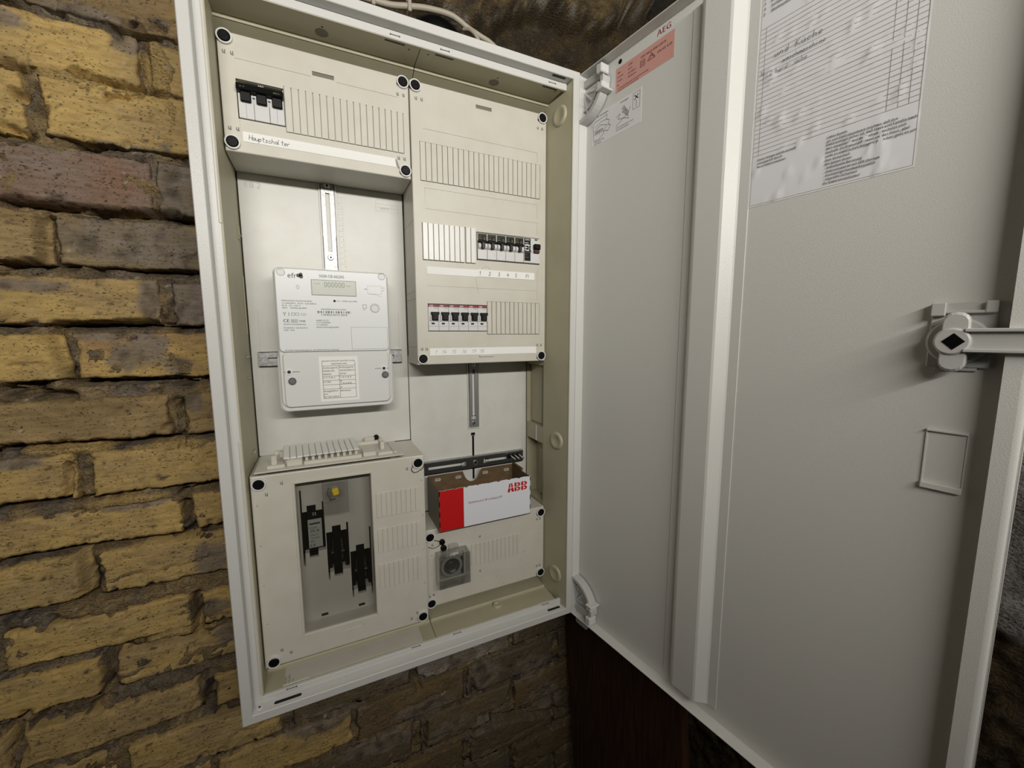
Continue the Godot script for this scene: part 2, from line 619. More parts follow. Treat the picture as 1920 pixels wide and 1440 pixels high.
const LEDGE := [[150, 200], [216, 232], [246, 258], [296, 286], [341, 295], [382, 293], [432, 300], [461, 292], [506, 317], [552, 353], [600, 373], [667, 423]]
const LAMP_TILT := 0.50   # the lamp looks a little up
const CAM_BASIS := Basis(Vector3(0.903411, -0.002971, 0.428765), Vector3(0.054593, 0.992634, -0.108150), Vector3(-0.425286, 0.121112, 0.896919))

# ------------------------------------------------------------------ room
func room() -> void:
	var g := geo(Vector3(0, -Y0, 0))
	g.box(M.concrete, -2000, -1850, -400, 900, -1750, 2700)
	structure("floor", g)
	g = geo(Vector3(0, -Y0, 0))
	g.box(M.plaster, -2100, 400, -400, 900, 500, 2700)
	structure("ceiling", g)
	g = geo(Vector3(0, -Y0, 0))
	g.box(M.plaster, -2100, -1750, -400, -2000, 400, 2700)
	structure("wall_left", g)
	g = geo(Vector3(0, -Y0, 0))
	g.box(M.plaster, -2000, -1750, 2600, 900, 400, 2700)
	structure("wall_front", g)

# a grid of (nx + 1) x (ny + 1) points with colours, as one smooth mesh
func grid_mesh(nx: int, ny: int, pts: PackedVector3Array, cols: PackedColorArray, m: Material, flip := false) -> ArrayMesh:
	var idx := PackedInt32Array()
	for j in ny:
		for i in nx:
			var a := j * (nx + 1) + i
			var b := a + 1
			var c := a + nx + 1
			var d := c + 1
			if flip:
				idx.append_array([a, b, d, a, d, c])
			else:
				idx.append_array([a, d, b, a, c, d])
	var nrm := PackedVector3Array()
	nrm.resize(pts.size())
	for k in range(0, idx.size(), 3):
		var p := pts[idx[k]]
		var n := (pts[idx[k + 2]] - p).cross(pts[idx[k + 1]] - p)
		for q in 3:
			nrm[idx[k + q]] += n
	for k in nrm.size():
		nrm[k] = nrm[k].normalized()
	var arr := []
	arr.resize(Mesh.ARRAY_MAX)
	arr[Mesh.ARRAY_VERTEX] = pts
	arr[Mesh.ARRAY_NORMAL] = nrm
	arr[Mesh.ARRAY_COLOR] = cols
	arr[Mesh.ARRAY_INDEX] = idx
	var me := ArrayMesh.new()
	me.add_surface_from_arrays(Mesh.PRIMITIVE_TRIANGLES, arr)
	me.surface_set_material(0, m)
	return me

func n2(x: float, y: float, s: float, k := 0.0) -> float:
	return nz.get_noise_3d(x / s, y / s, k)

func m2(x: float, y: float, s: float, k := 0.0) -> float:
	return nz2.get_noise_3d(x / s, y / s, k)

# real colours of the masonry (linear)
const OCHRE := Color(0.56, 0.395, 0.15)
const TAN := Color(0.40, 0.29, 0.145)
const BROWN := Color(0.24, 0.17, 0.085)
const RED := Color(0.25, 0.15, 0.105)
const PURPLE := Color(0.265, 0.22, 0.19)
const MORTAR := Color(0.22, 0.18, 0.125)
const NEAR_BLACK := Color(0.05, 0.042, 0.034)
const CHALK := Color(0.50, 0.46, 0.40)

# smears of old mortar over the bricks: x, y, half width, half height
const SMEARS := [[-395, -245, 75, 40], [-360, -250, 45, 50], [-385, -340, 18, 36], [-350, -340, 28, 40], [-345, -160, 14, 60], [-420, -425, 26, 26], [-398, -410, 30, 30], [-360, -440, 22, 16], [-520, 30, 40, 14], [-430, 60, 50, 16], [-380, 30, 26, 14], [-480, -120, 40, 14], [-390, -118, 50, 12], [-520, -320, 40, 10], [-450, -390, 40, 9], [-350, -500, 20, 20], [-345, -780, 26, 34], [-345, -870, 26, 20], [-330, -930, 18, 20], [60, -1110, 40, 40], [110, -1135, 45, 30], [160, -1210, 60, 40], [-560, -575, 40, 12], [-430, -660, 60, 10], [-540, -650, 30, 8], [180, -1340, 60, 30], [-120, -1030, 90, 22], [-30, -1120, 50, 24], [-180, -1170, 90, 26], [20, -1230, 70, 20], [220, -1120, 60, 40], [290, -1240, 60, 40], [-60, -1280, 90, 26], [90, -1310, 60, 20], [330, -1340, 60, 50]]

func smear(x: float, y: float) -> float:
	var s := 0.0
	for e in SMEARS:
		var dx: float = (x - e[0]) / e[2]
		var dy: float = (y - e[1]) / e[3]
		var d := dx * dx + dy * dy
		if d < 2.0:
			s = maxf(s, clampf(1.6 * (1.15 - d + 0.9 * n2(x, y, 26.0, 4.0)), 0.0, 1.0))
	return s

# open cracks and gaps seen in the photograph: x0, y0, x1, y1, width
const CRACKS := [[-445, -17, -414, -23, 4], [-414, -23, -384, -23, 4], [-384, -23, -340, -27, 4], [-410, -45, -386, -39, 3], [-386, -39, -370, -33, 3], [-524, -105, -500, -114, 7], [-535, -203, -482, -205, 8], [-482, -205, -425, -208, 8], [-425, -208, -342, -201, 8], [-545, -291, -502, -286, 7], [-496, -225, -500, -284, 10], [-500, -376, -383, -370, 7], [-503, -385, -498, -418, 13], [-498, -418, -492, -456, 13], [-485, -460, -322, -467, 3.5], [-564, -468, -493, -483, 9], [-573, -551, -365, -561, 4.5], [-362, -505, -365, -572, 4], [-503, -585, -509, -634, 5], [-582, -639, -509, -640, 5], [-373, -654, -321, -651, 5], [-369, -674, -361, -733, 9], [-592, -723, -498, -722, 7], [-498, -722, -372, -732, 7], [-503, -732, -502, -804, 13], [-601, -811, -513, -811, 6], [-488, -810, -415, -818, 4], [-369, -844, -370, -906, 9], [-491, -912, -364, -919, 9], [-490, -916, -495, -977, 10], [-611, -996, -607, -1032, 18], [-486, -1072, -371, -1063, 9], [-360, -1023, -368, -1065, 14], [-1, -1143, 11, -1180, 9], [132, -1210, 145, -1250, 7], [25, -1278, 19, -1344, 6], [155, -1324, 395, -1404, 12], [-516, -23, -506, -24, 6], [-509, -58, -499, -65, 6], [-351, 73, -339, 69, 9], [-379, 66, -361, 64, 5], [-359, 38, -361, -10, 4]]

func crack_depth(x: float, y: float) -> float:
	var best := 0.0
	for c in CRACKS:
		var r: float = c[4] * 0.5
		if x < minf(c[0], c[2]) - r - 3.0 or x > maxf(c[0], c[2]) + r + 3.0 or y < minf(c[1], c[3]) - r - 6.0 or y > maxf(c[1], c[3]) + r + 6.0:
			continue
		var p := Vector2(x, y + 3.0 * n2(x, y, 14.0, 90.0))
		var q := Geometry2D.get_closest_point_to_segment(p, Vector2(c[0], c[1]), Vector2(c[2], c[3]))
		var d := p.distance_to(q)
		best = maxf(best, clampf(1.5 - d / (r + 0.8), 0.0, 1.0))
	return best

# places where clay wash bridges the joints: x, y, half width, half height
const WASH := [[-420, -30, 70, 18], [-350, 10, 22, 40], [-345, -60, 22, 40], [-500, -560, 60, 12], [-380, -572, 50, 12], [-440, -655, 60, 9], [-520, -740, 30, 9], [-400, -905, 60, 10]]

func brick_colour(x: float, y: float, base: Color, second: Color, k: float) -> Color:
	var t := clampf(0.42 + 1.2 * n2(x * 0.5, y, 70.0, k), 0.0, 1.0)
	var c := base.lerp(second, t * 0.8)
	var streak := n2(x * 0.2, y, 11.0, k + 3.0)
	c = c.lerp(BROWN * 0.8, clampf(streak * 1.2 - 0.2, 0.0, 0.5))
	var spot := m2(x * 0.6, y, 14.0, k + 9.0)
	c = c.lerp(NEAR_BLACK, clampf((spot - 0.42) * 4.0, 0.0, 0.8))
	c = c.lerp(CHALK, clampf((m2(x, y, 7.0, k + 30.0) - 0.55) * 4.0, 0.0, 0.6))
	var s := smear(x, y)
	if s > 0.0:
		var g := (MORTAR * 0.95).lerp(PURPLE, clampf(0.5 + 0.9 * m2(x, y, 30.0, 2.0), 0.0, 1.0)).lerp(NEAR_BLACK, clampf(1.4 * m2(x, y, 36.0, 5.0), 0.0, 0.7))
		c = c.lerp(g, s * 0.9)
	return c

func brick_mesh(x0: float, x1: float, y0: float, y1: float, face: float, base: Color, second: Color, k: float) -> ArrayMesh:
	var step := 3.6 if x1 > -720.0 and y1 > -1620.0 else 9.0
	var nx := maxi(4, int((x1 - x0) / step))
	var ny := maxi(4, int((y1 - y0) / step))
	var cx := (x0 + x1) / 2
	var cy := (y0 + y1) / 2
	var pts := PackedVector3Array()
	var cols := PackedColorArray()
	var tilt := 0.02 * n2(cx, cy, 50.0, 50.0)
	var crack := y0 + (y1 - y0) * (0.25 + 0.5 * absf(n2(cx, cy, 9.0, 51.0)))
	var cracked := n2(cx, cy, 13.0, 52.0) > 0.05
	# the outer ring runs down into the joint
	for j in ny + 3:
		for i in nx + 3:
			var fi := clampf((i - 1.0) / nx, 0.0, 1.0)
			var fj := clampf((j - 1.0) / ny, 0.0, 1.0)
			var rim := i == 0 or j == 0 or i == nx + 2 or j == ny + 2
			var x := lerpf(x0, x1, fi)
			var y := lerpf(y0, y1, fj)
			var d := minf(minf(x - x0, x1 - x), minf(y - y0, y1 - y))
			var wx := x + 6.0 * n2(x, y, 42.0, k + 1.0) + 2.0 * n2(x, y, 9.0, k + 11.0)
			var wy := y + 5.0 * n2(x, y, 60.0, k + 2.0) + 2.0 * n2(x, y, 10.0, k + 12.0) + (x - cx) * tilt
			var r := 3.0 + 3.0 * n2(x, y, 40.0, k + 4.0)
			var z := face + 2.2 * n2(x, y, 70.0, k + 5.0) + 0.7 * n2(x * 0.3, y, 9.0, k + 6.0)
			if d < r:
				var q := 1.0 - d / r
				z -= (1.0 - sqrt(maxf(0.0, 1.0 - q * q))) * r
			var chip := m2(x, y, 30.0, k + 7.0)
			if d < 14.0 and chip > 0.25:
				z -= (chip - 0.25) * 46.0 * (1.0 - d / 14.0)
			var pit := m2(x * 0.6, y, 12.0, k + 8.0)
			if pit > 0.44:
				z -= (pit - 0.44) * 18.0
			if cracked:
				var cd := absf(y - crack - 7.0 * n2(x, 0.0, 40.0, k + 13.0) - 0.08 * (x - cx))
				var on := clampf(0.35 + 2.0 * n2(x, 3.0, 80.0, k + 14.0), 0.0, 1.0)
				z -= on * 9.0 * clampf(1.0 - cd / 3.4, 0.0, 1.0)
			z -= 22.0 * crack_depth(wx, wy)
			if rim:
				z = minf(z, face - 34.0)
			pts.append(Vector3(wx - cx, wy - cy, z - WALL_Z) * 0.001)
			cols.append(brick_colour(wx, wy, base, second, k))
	return grid_mesh(nx + 2, ny + 2, pts, cols, M.brick)

# the courses as they stand in the photograph: top, bottom
const COURSES := [[290, 222], [206, 140], [125, 60], [46, -23], [-29, -111], [-124, -202], [-216, -287], [-305, -373], [-387, -457], [-486, -553], [-570, -640], [-661, -723], [-733, -806], [-838, -898], [-911, -974], [-1002, -1066], [-1083, -1158], [-1170, -1246], [-1261, -1343], [-1357, -1428], [-1443, -1512], [-1528, -1594], [-1610, -1676], [-1690, -1746]]

func ledge_at(x: float) -> float:
	for i in LEDGE.size() - 1:
		if x < LEDGE[i + 1][0]:
			return lerpf(LEDGE[i][1], LEDGE[i + 1][1], clampf((x - LEDGE[i][0]) / (LEDGE[i + 1][0] - LEDGE[i][0]), 0.0, 1.0)) + maxf(0.0, LEDGE[0][0] - x) * 0.3
	return 430.0

func back_wall() -> void:
	# bed of mortar, finer where the photograph shows it
	var xs := []
	var ys := []
	var px := -1560.0
	while px < 716.0:
		xs.append(px)
		px += 20.0 if px < -700.0 else 4.6
	var py := -1750.0
	while py < 404.0:
		ys.append(py)
		py += 20.0 if py < -1650.0 or py > 330.0 else 4.6
	var nx := xs.size() - 1
	var ny := ys.size() - 1
	var pts := PackedVector3Array()
	var cols := PackedColorArray()
	for j in ny + 1:
		# how far this height lies below the nearest brick edge above it
		var below := 99.0
		for co in COURSES:
			if co[1] + 1.0 >= ys[j]:
				below = minf(below, co[1] - ys[j])
		for i in nx + 1:
			var x: float = xs[i]
			var y: float = ys[j]
			var z := WALL_Z - 7.0 + 7.0 * n2(x, y, 34.0, 20.0) + 3.5 * n2(x, y, 12.0, 21.0)
			var slit := clampf(1.15 - absf(below - 2.5 + 4.0 * n2(x, y, 60.0, 28.0)) / 5.5, 0.0, 1.0)
			z -= slit * 34.0 * clampf(0.55 + 1.5 * n2(x, y * 0.3, 75.0, 27.0), 0.0, 1.0)
			var hole := m2(x, y, 50.0, 22.0)
			if hole > 0.2:
				z -= (hole - 0.2) * 75.0
			var c := MORTAR.lerp(PURPLE * 0.8, clampf(0.5 + n2(x, y, 50.0, 23.0), 0.0, 1.0)).lerp(BROWN * 0.6, clampf(0.3 + m2(x, y, 90.0, 24.0), 0.0, 0.8))
			c = c.lerp(NEAR_BLACK, clampf((m2(x, y, 26.0, 25.0) - 0.18) * 2.5, 0.0, 0.8))
			var clay := clampf((n2(x * 0.7, y, 60.0, 29.0) + 0.04) * 4.0, 0.0, 1.0)
			c = c.lerp(TAN.lerp(BROWN, clampf(0.5 + n2(x, y, 24.0, 31.0), 0.0, 1.0)), clay * 0.8)
			z += clay * 2.5
			for e in WASH:
				var dx: float = (x - e[0]) / e[2]
				var dy: float = (y - e[1]) / e[3]
				var cover := clampf(2.0 * (1.1 - dx * dx - dy * dy + 0.6 * n2(x, y, 25.0, 33.0)), 0.0, 1.0)
				if cover > 0.0:
					z = lerpf(z, WALL_Z + 1.0 + 2.0 * n2(x, y, 20.0, 34.0), cover)
					c = c.lerp(OCHRE.lerp(TAN, 0.4), cover * 0.9)
			z -= 32.0 * crack_depth(x, y)
			c = c.lerp(CHALK, clampf((m2(x, y, 9.0, 26.0) - 0.48) * 4.0, 0.0, 0.8))
			var top := clampf((y - 135.0 + 30.0 * n2(x, y, 60.0, 60.0)) / 30.0, 0.0, 1.0) * clampf((x + 140.0) / 60.0, 0.0, 1.0)
			if top > 0.0:
				# broken loam and rubble above the cabinet, with a ragged ledge of sandstone at its top
				var edge := ledge_at(x) + 4.0 * n2(x, 7.0, 34.0, 62.0)
				var rz := WALL_Z - 34.0 + 20.0 * n2(x * 0.45, y + 0.25 * x, 60.0, 63.0) + 7.0 * n2(x * 0.5, y + 0.3 * x, 16.0, 64.0)
				var rc := (BROWN * 0.30).lerp(NEAR_BLACK * 0.9, clampf(0.45 + 1.2 * m2(x * 0.5, y, 40.0, 65.0), 0.0, 1.0)).lerp(MORTAR * 0.6, clampf(m2(x * 0.4, y + 0.3 * x, 12.0, 66.0) - 0.15, 0.0, 0.5))
				var over := smoothstep(-10.0, 22.0, y - edge)
				rz += over * (58.0 + 16.0 * n2(x, y, 30.0, 67.0))
				rc = rc.lerp((TAN * 0.38).lerp(NEAR_BLACK, clampf(0.3 + 1.3 * m2(x * 0.6, y, 24.0, 68.0), 0.0, 0.9)), over)
				var lit_rim := clampf(1.0 - absf(y - edge - 12.0) / 7.0, 0.0, 1.0) * clampf(0.2 + 2.2 * m2(x, y, 30.0, 69.0), 0.0, 1.0)  # pale rim: the lit edge of the ledge put into its colour
				rc = rc.lerp(CHALK * 0.75, lit_rim)
				z = lerpf(z, rz, top)
				c = c.lerp(rc, top)
			pts.append(Vector3(x, y + Y0, z) * 0.001)
			cols.append(c)
	var w := inst("wall_back", grid_mesh(nx, ny, pts, cols, M.mortar), self)
	w.set_meta("kind", "structure")
	# tints measured course by course, the lower ones shaded browner
	for ci in COURSES.size():
		var top: float = COURSES[ci][0]
		var bot: float = COURSES[ci][1]
		var first := -1222.0 if ci % 2 == 0 else -1099.0
		for bi in range(-2, 8):
			var x0 := first + bi * 244.0 + rng.randf_range(-5, 5) + 7.0
			var x1 := first + (bi + 1) * 244.0 + rng.randf_range(-5, 5) - 7.0
			x1 = minf(x1, 690.0)
			if x1 - x0 < 30.0 or x1 < -1500.0:
				continue
			x0 = maxf(x0, -1520.0)
			if top > 60.0 and x1 > -60.0:
				if x0 > -130.0:
					continue
				x1 = minf(x1, -100.0)
			if x0 > -262.0 and x1 < 262.0 and bot > -930.0 and top < 40.0:
				continue
			var base := OCHRE
			var second := TAN
			var low := clampf((-650.0 - (top + bot) / 2) / 500.0, 0.0, 1.0)  # grows downwards: weaker light put into the brick tint
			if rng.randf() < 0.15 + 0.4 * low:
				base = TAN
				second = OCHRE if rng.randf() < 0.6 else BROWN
			if ci == 5 and x0 < -400.0:
				base = RED
				second = PURPLE
			elif ci == 5:
				base = PURPLE
				second = MORTAR
			elif ci == 9:
				base = TAN
				second = BROWN
			elif ci == 6 and x0 > -520.0:
				base = MORTAR
				second = TAN
			elif ci == 7 and x0 > -400.0:
				base = PURPLE
				second = MORTAR
			elif ci == 8 and x0 > -520.0 and x0 < -300.0:
				base = OCHRE
				second = RED
			elif ci == 1 or ci == 2 or ci == 0:
				base = BROWN
				second = MORTAR
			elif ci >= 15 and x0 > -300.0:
				base = BROWN.lerp(MORTAR, rng.randf()).lerp(NEAR_BLACK, 0.35)  # bricks under the cabinet mixed towards a near-black brown
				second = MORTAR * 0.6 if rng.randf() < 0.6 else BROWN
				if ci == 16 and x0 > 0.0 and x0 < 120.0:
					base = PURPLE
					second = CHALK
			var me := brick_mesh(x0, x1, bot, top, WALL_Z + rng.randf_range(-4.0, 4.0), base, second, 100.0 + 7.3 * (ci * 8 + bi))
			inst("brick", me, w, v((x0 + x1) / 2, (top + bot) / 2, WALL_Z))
	# body of the wall behind
	var g := geo(Vector3(0, -Y0, 0))
	g.box(M.plaster, -2000, -1750, -400, 900, 400, WALL_Z - 70)
	g.box(M.plaster, -2000, -1750, WALL_Z - 70, -1556, 400, WALL_Z - 12)
	part("wall_core", g, w)

func right_wall() -> void:
	var nx := 240
	var ny := 250
	var pts := PackedVector3Array()
	var cols := PackedColorArray()
	for j in ny + 1:
		for i in nx + 1:
			var z := -170.0 + 1500.0 * i / nx
			var y := -1750.0 + 2150.0 * j / ny
			var x := 700.0 + 7.0 * n2(z, y, 60.0, 40.0) + 4.0 * n2(z + y * 0.4, y, 14.0, 41.0)
			# grey render kept above, bare brown masonry below and towards the corner
			var bare := clampf((-808.0 - y + 26.0 * n2(z, y, 45.0, 42.0)) / 8.0, 0.0, 1.0)
			bare = maxf(bare, clampf((330.0 - z + 40.0 * n2(z, y, 70.0, 43.0)) / 8.0, 0.0, 1.0))
			x += bare * (9.0 + 10.0 * n2(z, y, 28.0, 44.0))
			var grey := Color(0.36, 0.345, 0.335).lerp(Color(0.22, 0.21, 0.20), clampf(0.3 + 1.2 * m2(z, y, 30.0, 45.0), 0.0, 1.0))
			var brown := (BROWN * 0.42).lerp(NEAR_BLACK, clampf(0.35 + 1.2 * m2(z, y, 28.0, 46.0), 0.0, 0.9)).lerp(MORTAR * 0.8, clampf(m2(z, y, 14.0, 47.0), 0.0, 0.6))
			pts.append(Vector3(x, y + Y0, z) * 0.001)
			cols.append(grey.lerp(brown, bare))
	var w := inst("wall_right", grid_mesh(nx, ny, pts, cols, M.mortar, true), self)
	w.set_meta("kind", "structure")
	var g := geo(Vector3(0, -Y0, 0))
	g.box(M.plaster, 750, -1750, -400, 900, 400, 2700)
	g.box(M.plaster, 706, -1750, 1300, 750, 400, 2700)
	part("wall_core", g, w)

func lean_board() -> void:
	var at := Vector3(418, -1750, 110)
	var t := thing("wooden_board", at, "dark brown wooden board standing below the open door", "board")
	var g := geo()
	for k in 3:
		var z0 := -190.0 + k * 127.0
		g = geo()
		g.box(M.dark_wood, -9, 0, z0, 9, 720, z0 + 125.0, 1.5)
		var p := part("plank", g, t)
		p.position = Vector3.ZERO
	t.rotation = Vector3(deg_to_rad(-5.0), 0, deg_to_rad(1.5))
	t.position += Vector3(0, 0.02, 0)

func cables() -> void:
	# sheathed cable and an added black tube standing in for the dark gap below
	var z := -62.0
	var path := []
	for q in [[-90, 146], [-60, 148], [-15, 150], [16, 157], [50, 164], [92, 166], [124, 154], [145, 148], [168, 141], [196, 122], [222, 92], [232, 56]]:
		path.append(Vector3(q[0], q[1], z))
	path = rounded(path)
	path = [Vector3(-150, 56, z), Vector3(-135, 110, z), Vector3(-115, 138, z)] + path
	var t := thing("sheathed_cable", Vector3(-150, 51, z), "pale grey sheathed cable arching over the top of the cabinet", "cable")
	var g := geo(Vector3(-150, 51, z))
	g.tube(M.cable_sheath, path, 4.8, 10)
	part("sheath", g, t)
	for q in [[-40.0, 150.0], [18.0, 158.0]]:
		g = geo(Vector3(-150, 51, z))
		g.box(M.cable_sheath, q[0] - 3, q[1] - 12, z - 8, q[0] + 3, q[1] + 6, z + 8, 1)
		g.tube(M.cable_sheath, [Vector3(q[0], q[1] + 3, z), Vector3(q[0] - 1, q[1] + 16, z - 10)], 3.0, 8)
		part("cable_clip", g, t)
	var c := Vector3(64, 51, z - 4)
	var t2 := thing("dark_gap_tube", c, "thick black tube added in place of the dark gap at the cabinet top", "conduit")
	g = geo(c)
	var arc := []
	for i in 17:
		var a := PI * (1.0 - i / 16.0)
		arc.append(Vector3(64 + 38 * cos(a), 54 + 72 * sin(a), z - 4))
	g.tube(M.soft_black, arc, 30.0, 20)
	part("gap_fill", g, t2)
	var c3 := Vector3(120, 51, z + 4)
	var t3 := thing("thin_cable", c3, "thin pale cable curving down beside the added black tube", "cable")
	g = geo(c3)
	g.tube(M.cable_sheath, rounded([Vector3(112, 144, z + 8), Vector3(120, 138, z + 20), Vector3(130, 122, z + 28), Vector3(138, 92, z + 30), Vector3(142, 54, z + 30)]), 3.5, 8)
	part("sheath", g, t3)

func rounded(p: Array) -> Array:
	var c := Curve3D.new()
	for i in p.size():
		var d: Vector3 = (p[mini(i + 1, p.size() - 1)] - p[maxi(i - 1, 0)]) / 6.0
		c.add_point(p[i], -d, d)
	var out := []
	var n := p.size() * 4
	for i in n + 1:
		out.append(c.sample_baked(c.get_baked_length() * i / n))
	return out

func lamp() -> void:
	var at := Vector3(-50, 72, 1440)
	var t := thing("tube_lamp", at, "tube lamp hanging from the cellar ceiling behind the camera", "lamp")
	t.rotation = Vector3(LAMP_TILT, 0, 0)
	# in the lamp's own frame, the glowing face looks along -z
	var g := geo()
	g.box(M.lamp_body, -640, -47, 22, 640, 47, 80, 6)
	part("housing", g, t)
	g = geo()
	g.box(M.tube_glow, -600, -35, 6, 600, 35, 22, 4)
	part("diffuser", g, t)
	for x in [-550.0, 550.0]:
		g = geo()
		var up := Vector3(0, cos(LAMP_TILT), -sin(LAMP_TILT))
		g.tube(M.lamp_body, [Vector3(x, 20, 76), Vector3(x, 20, 76) + up * 260.0], 6.0, 8)
		part("hanger", g, t)

# ------------------------------------------------------------------ cabinet
var cab: Node3D
const CAB_AT := Vector3(0, -942.5, WALL_Z)

func cabinet() -> void:
	cab = thing("meter_cabinet", CAB_AT, "light grey steel meter cabinet on the brick wall, its door wide open", "cabinet")
	# steel body and stepped front frame
	var g := geo(CAB_AT)
	g.sweep(M.paint, -277, -942.5, 277, 51, [Vector2(0, WALL_Z), Vector2(0, 66), Vector2(1, 67), Vector2(12.4, 67), Vector2(13.2, 66.2), Vector2(13.2, 44), Vector2(2, 44)])
	g.box(M.paint, -264, -929.4, 44, -253, 37.9, 50, 0.7)
	g.box(M.paint, -254, 27, 44, 261, 37.9, 50, 0.7)
	g.box(M.paint, -254, -929.4, 44, 261, -918.5, 50, 0.7)
	g.quad(M.paint, Vector3(-277, -942.5, WALL_Z), Vector3(277, -942.5, WALL_Z), Vector3(277, 51, WALL_Z), Vector3(-277, 51, WALL_Z), Vector3(0, 0, -1))
	part("frame", g, cab)
	# punched slots in the frame
	for q in [[-220, -929.1, 52, 18, 1], [241, -929.1, 52, 14, 1], [238, 37.7, 56, 13, -1]]:
		g = geo(CAB_AT)
		g.xf = Transform3D(Basis(Vector3(1, 0, 0), Vector3(0, 0, -q[4]), Vector3(0, q[4], 0)), Vector3(q[0], q[1], q[2] + 5))
		g.rrect(M.black, -q[3], -2.6, q[3], 2.6, 2.5, 0, 0.25)
		part("slot", g, cab, "black slot")
	for q in [[-28, 31.9], [45, 32], [232, 32.5], [-215, -919.5], [-28, -919.2], [45, -919.2], [226, -919.2]]:
		g = geo(CAB_AT)
		var s := -1.0 if q[1] > 0 else 1.0
		g.box(M.dark, q[0] - 7, q[1] - 0.5, 50, q[0] + 7, q[1] + 0.5, 50.2)
		g.box(M.dark, q[0] - 7, q[1] - 1.3, 50, q[0] - 6, q[1] + 1.3, 50.2)
		g.box(M.dark, q[0] + 6, q[1] - 1.3, 50, q[0] + 7, q[1] + 1.3, 50.2)
		part("punched_mark", g, cab)
	g = geo(CAB_AT)
	g.xf = Transform3D(Basis(Vector3(1, 0, 0), Vector3(0, 0, -1), Vector3(0, 1, 0)), Vector3(-256.5, -929.2, 56))
	g.disc(M.white_plastic, 0, 0, 5, 0, 1.2, 0.6)
	g.disc(M.dark, 0, 0, 1.6, 1.2, 1.5)
	part("rivet", g, cab)
	# plastic lining: top, bottom, left, right
	g = geo(CAB_AT)
	g.box(M.housing, -253, 26.5, 2, 8.3, 34, 49)
	g.box(M.housing, -253, 22, 0, 8.3, 34, 2, 0.6)
	g.quad(M.housing, Vector3(-253, 22, 0), Vector3(8.3, 22, 0), Vector3(8.3, 13, -26), Vector3(-253, 13, -26), Vector3(0, -1, 0.3))
	g.box(M.housing, -253, 13, -80, 8.3, 34, -26)
	part("lining_top", g, cab)
	g = geo(CAB_AT)
	g.box(M.housing, 9.3, 26.5, 2, 253, 34, 49)
	g.box(M.housing, 9.3, 22, 0, 253, 34, 2, 0.6)
	g.quad(M.housing, Vector3(9.3, 22, 0), Vector3(253, 22, 0), Vector3(253, 13, -26), Vector3(9.3, 13, -26), Vector3(0, -1, 0.3))
	g.box(M.housing, 9.3, 13, -80, 253, 34, -26)
	part("lining_top", g, cab)
	g = geo(CAB_AT)
	g.box(M.housing, -253, -928, 1, 8.3, -920.5, 49)
	g.box(M.housing, -253, -928, -80, 8.3, -915.5, 1, 1.5)
	part("lining_bottom", g, cab)
	g = geo(CAB_AT)
	g.box(M.housing, 9.3, -928, 1, 253, -920.5, 49)
	g.box(M.housing, 9.3, -928, -80, 253, -915.5, 1, 1.5)
	part("lining_bottom", g, cab)
	g = geo(CAB_AT)
	g.box(M.housing, -262, -921, -134, -251.2, 28, 49)
	part("lining_side", g, cab)
	for q in [[-246, -225, -74, -58, 1.2], [-240, -238, -74, -62, 3], [-423, -426, -66, -44, 2.5], [-455, -457.5, -58, -42, 2.5], [-570, -574, -52, -34, 3], [-300, -390, -70, -64, 1.6]]:
		g = geo(CAB_AT)
		g.box(M.housing, -251.3, q[0], q[2], -251.2 + q[4], q[1], q[3], 0.8)
		part("moulded_rib", g, cab)
	for q in [[28, -250, 47, 55], [-533, -915, 47, 56]]:
		g = geo(CAB_AT)
		g.box(M.cream, -256, q[0], q[2], -251.8, q[1], 51, 1.2)
		part("clip_rail", g, cab)
	# right lining, with pockets below the upper cover
	g = geo(CAB_AT)
	g.xf = Transform3D(Basis(Vector3(0, 0, 1), Vector3(0, 1, 0), Vector3(-1, 0, 0)), Vector3(251.2, 0, 0))
	g.plate(M.housing, -134, -921, -5, 28, 0, [[-78.0, -578.0, -8.0, -452.0, 22.0, true], [-78.0, -735.0, -8.5, -611.0, 24.0, true]])
	part("lining_side", g, cab)
	g = geo(CAB_AT)
	g.quad(M.housing, Vector3(251.2, -921, -5), Vector3(263.8, -929.2, 66), Vector3(263.8, 37.6, 66), Vector3(251.2, 28, -5), Vector3(-1, 0, 0))
	g.box(M.housing, 263.2, -929.2, 60, 263.8, 37.6, 66.4)
	part("lining_edge", g, cab)
	g = geo(CAB_AT)
	g.xf = Transform3D(Basis(Vector3(0, 0, 1), Vector3(0, 1, 0), Vector3(-1, 0, 0)), Vector3(251.2, 0, 0))
	g.box(M.housing, -78, -578, -21, -27, -452, -9, 3)
	part("pocket_bar", g, cab)
	g = geo(CAB_AT)
	g.xf = Transform3D(Basis(Vector3(0, 0, 1), Vector3(0, 1, 0), Vector3(-1, 0, 0)), Vector3(251.2, 0, 0))
	g.box(M.housing, -53, -735, -24, -12, -632, -16, 3)
	part("pocket_bar", g, cab)
	g = geo(CAB_AT)
	g.xf = Transform3D(Basis(Vector3(0, 0, 1), Vector3(0, 1, 0), Vector3(-1, 0, 0)), Vector3(251.2, 0, 0))
	g.box(M.cream, -38, -611, -1, -34, -578, 1.2, 0.5)
	part("moulded_rib", g, cab)
	for y in [-7.0, -596.0, -872.0]:
		g = geo(CAB_AT)
		g.xf = Transform3D(Basis(Vector3(0.175, 0, 0.985), Vector3(0, 1, 0), Vector3(-0.985, 0, 0.175)), Vector3(258.0, y, 34))
		dome(g, M.housing, 17.5, 4.0)
		part("knockout", g, cab)
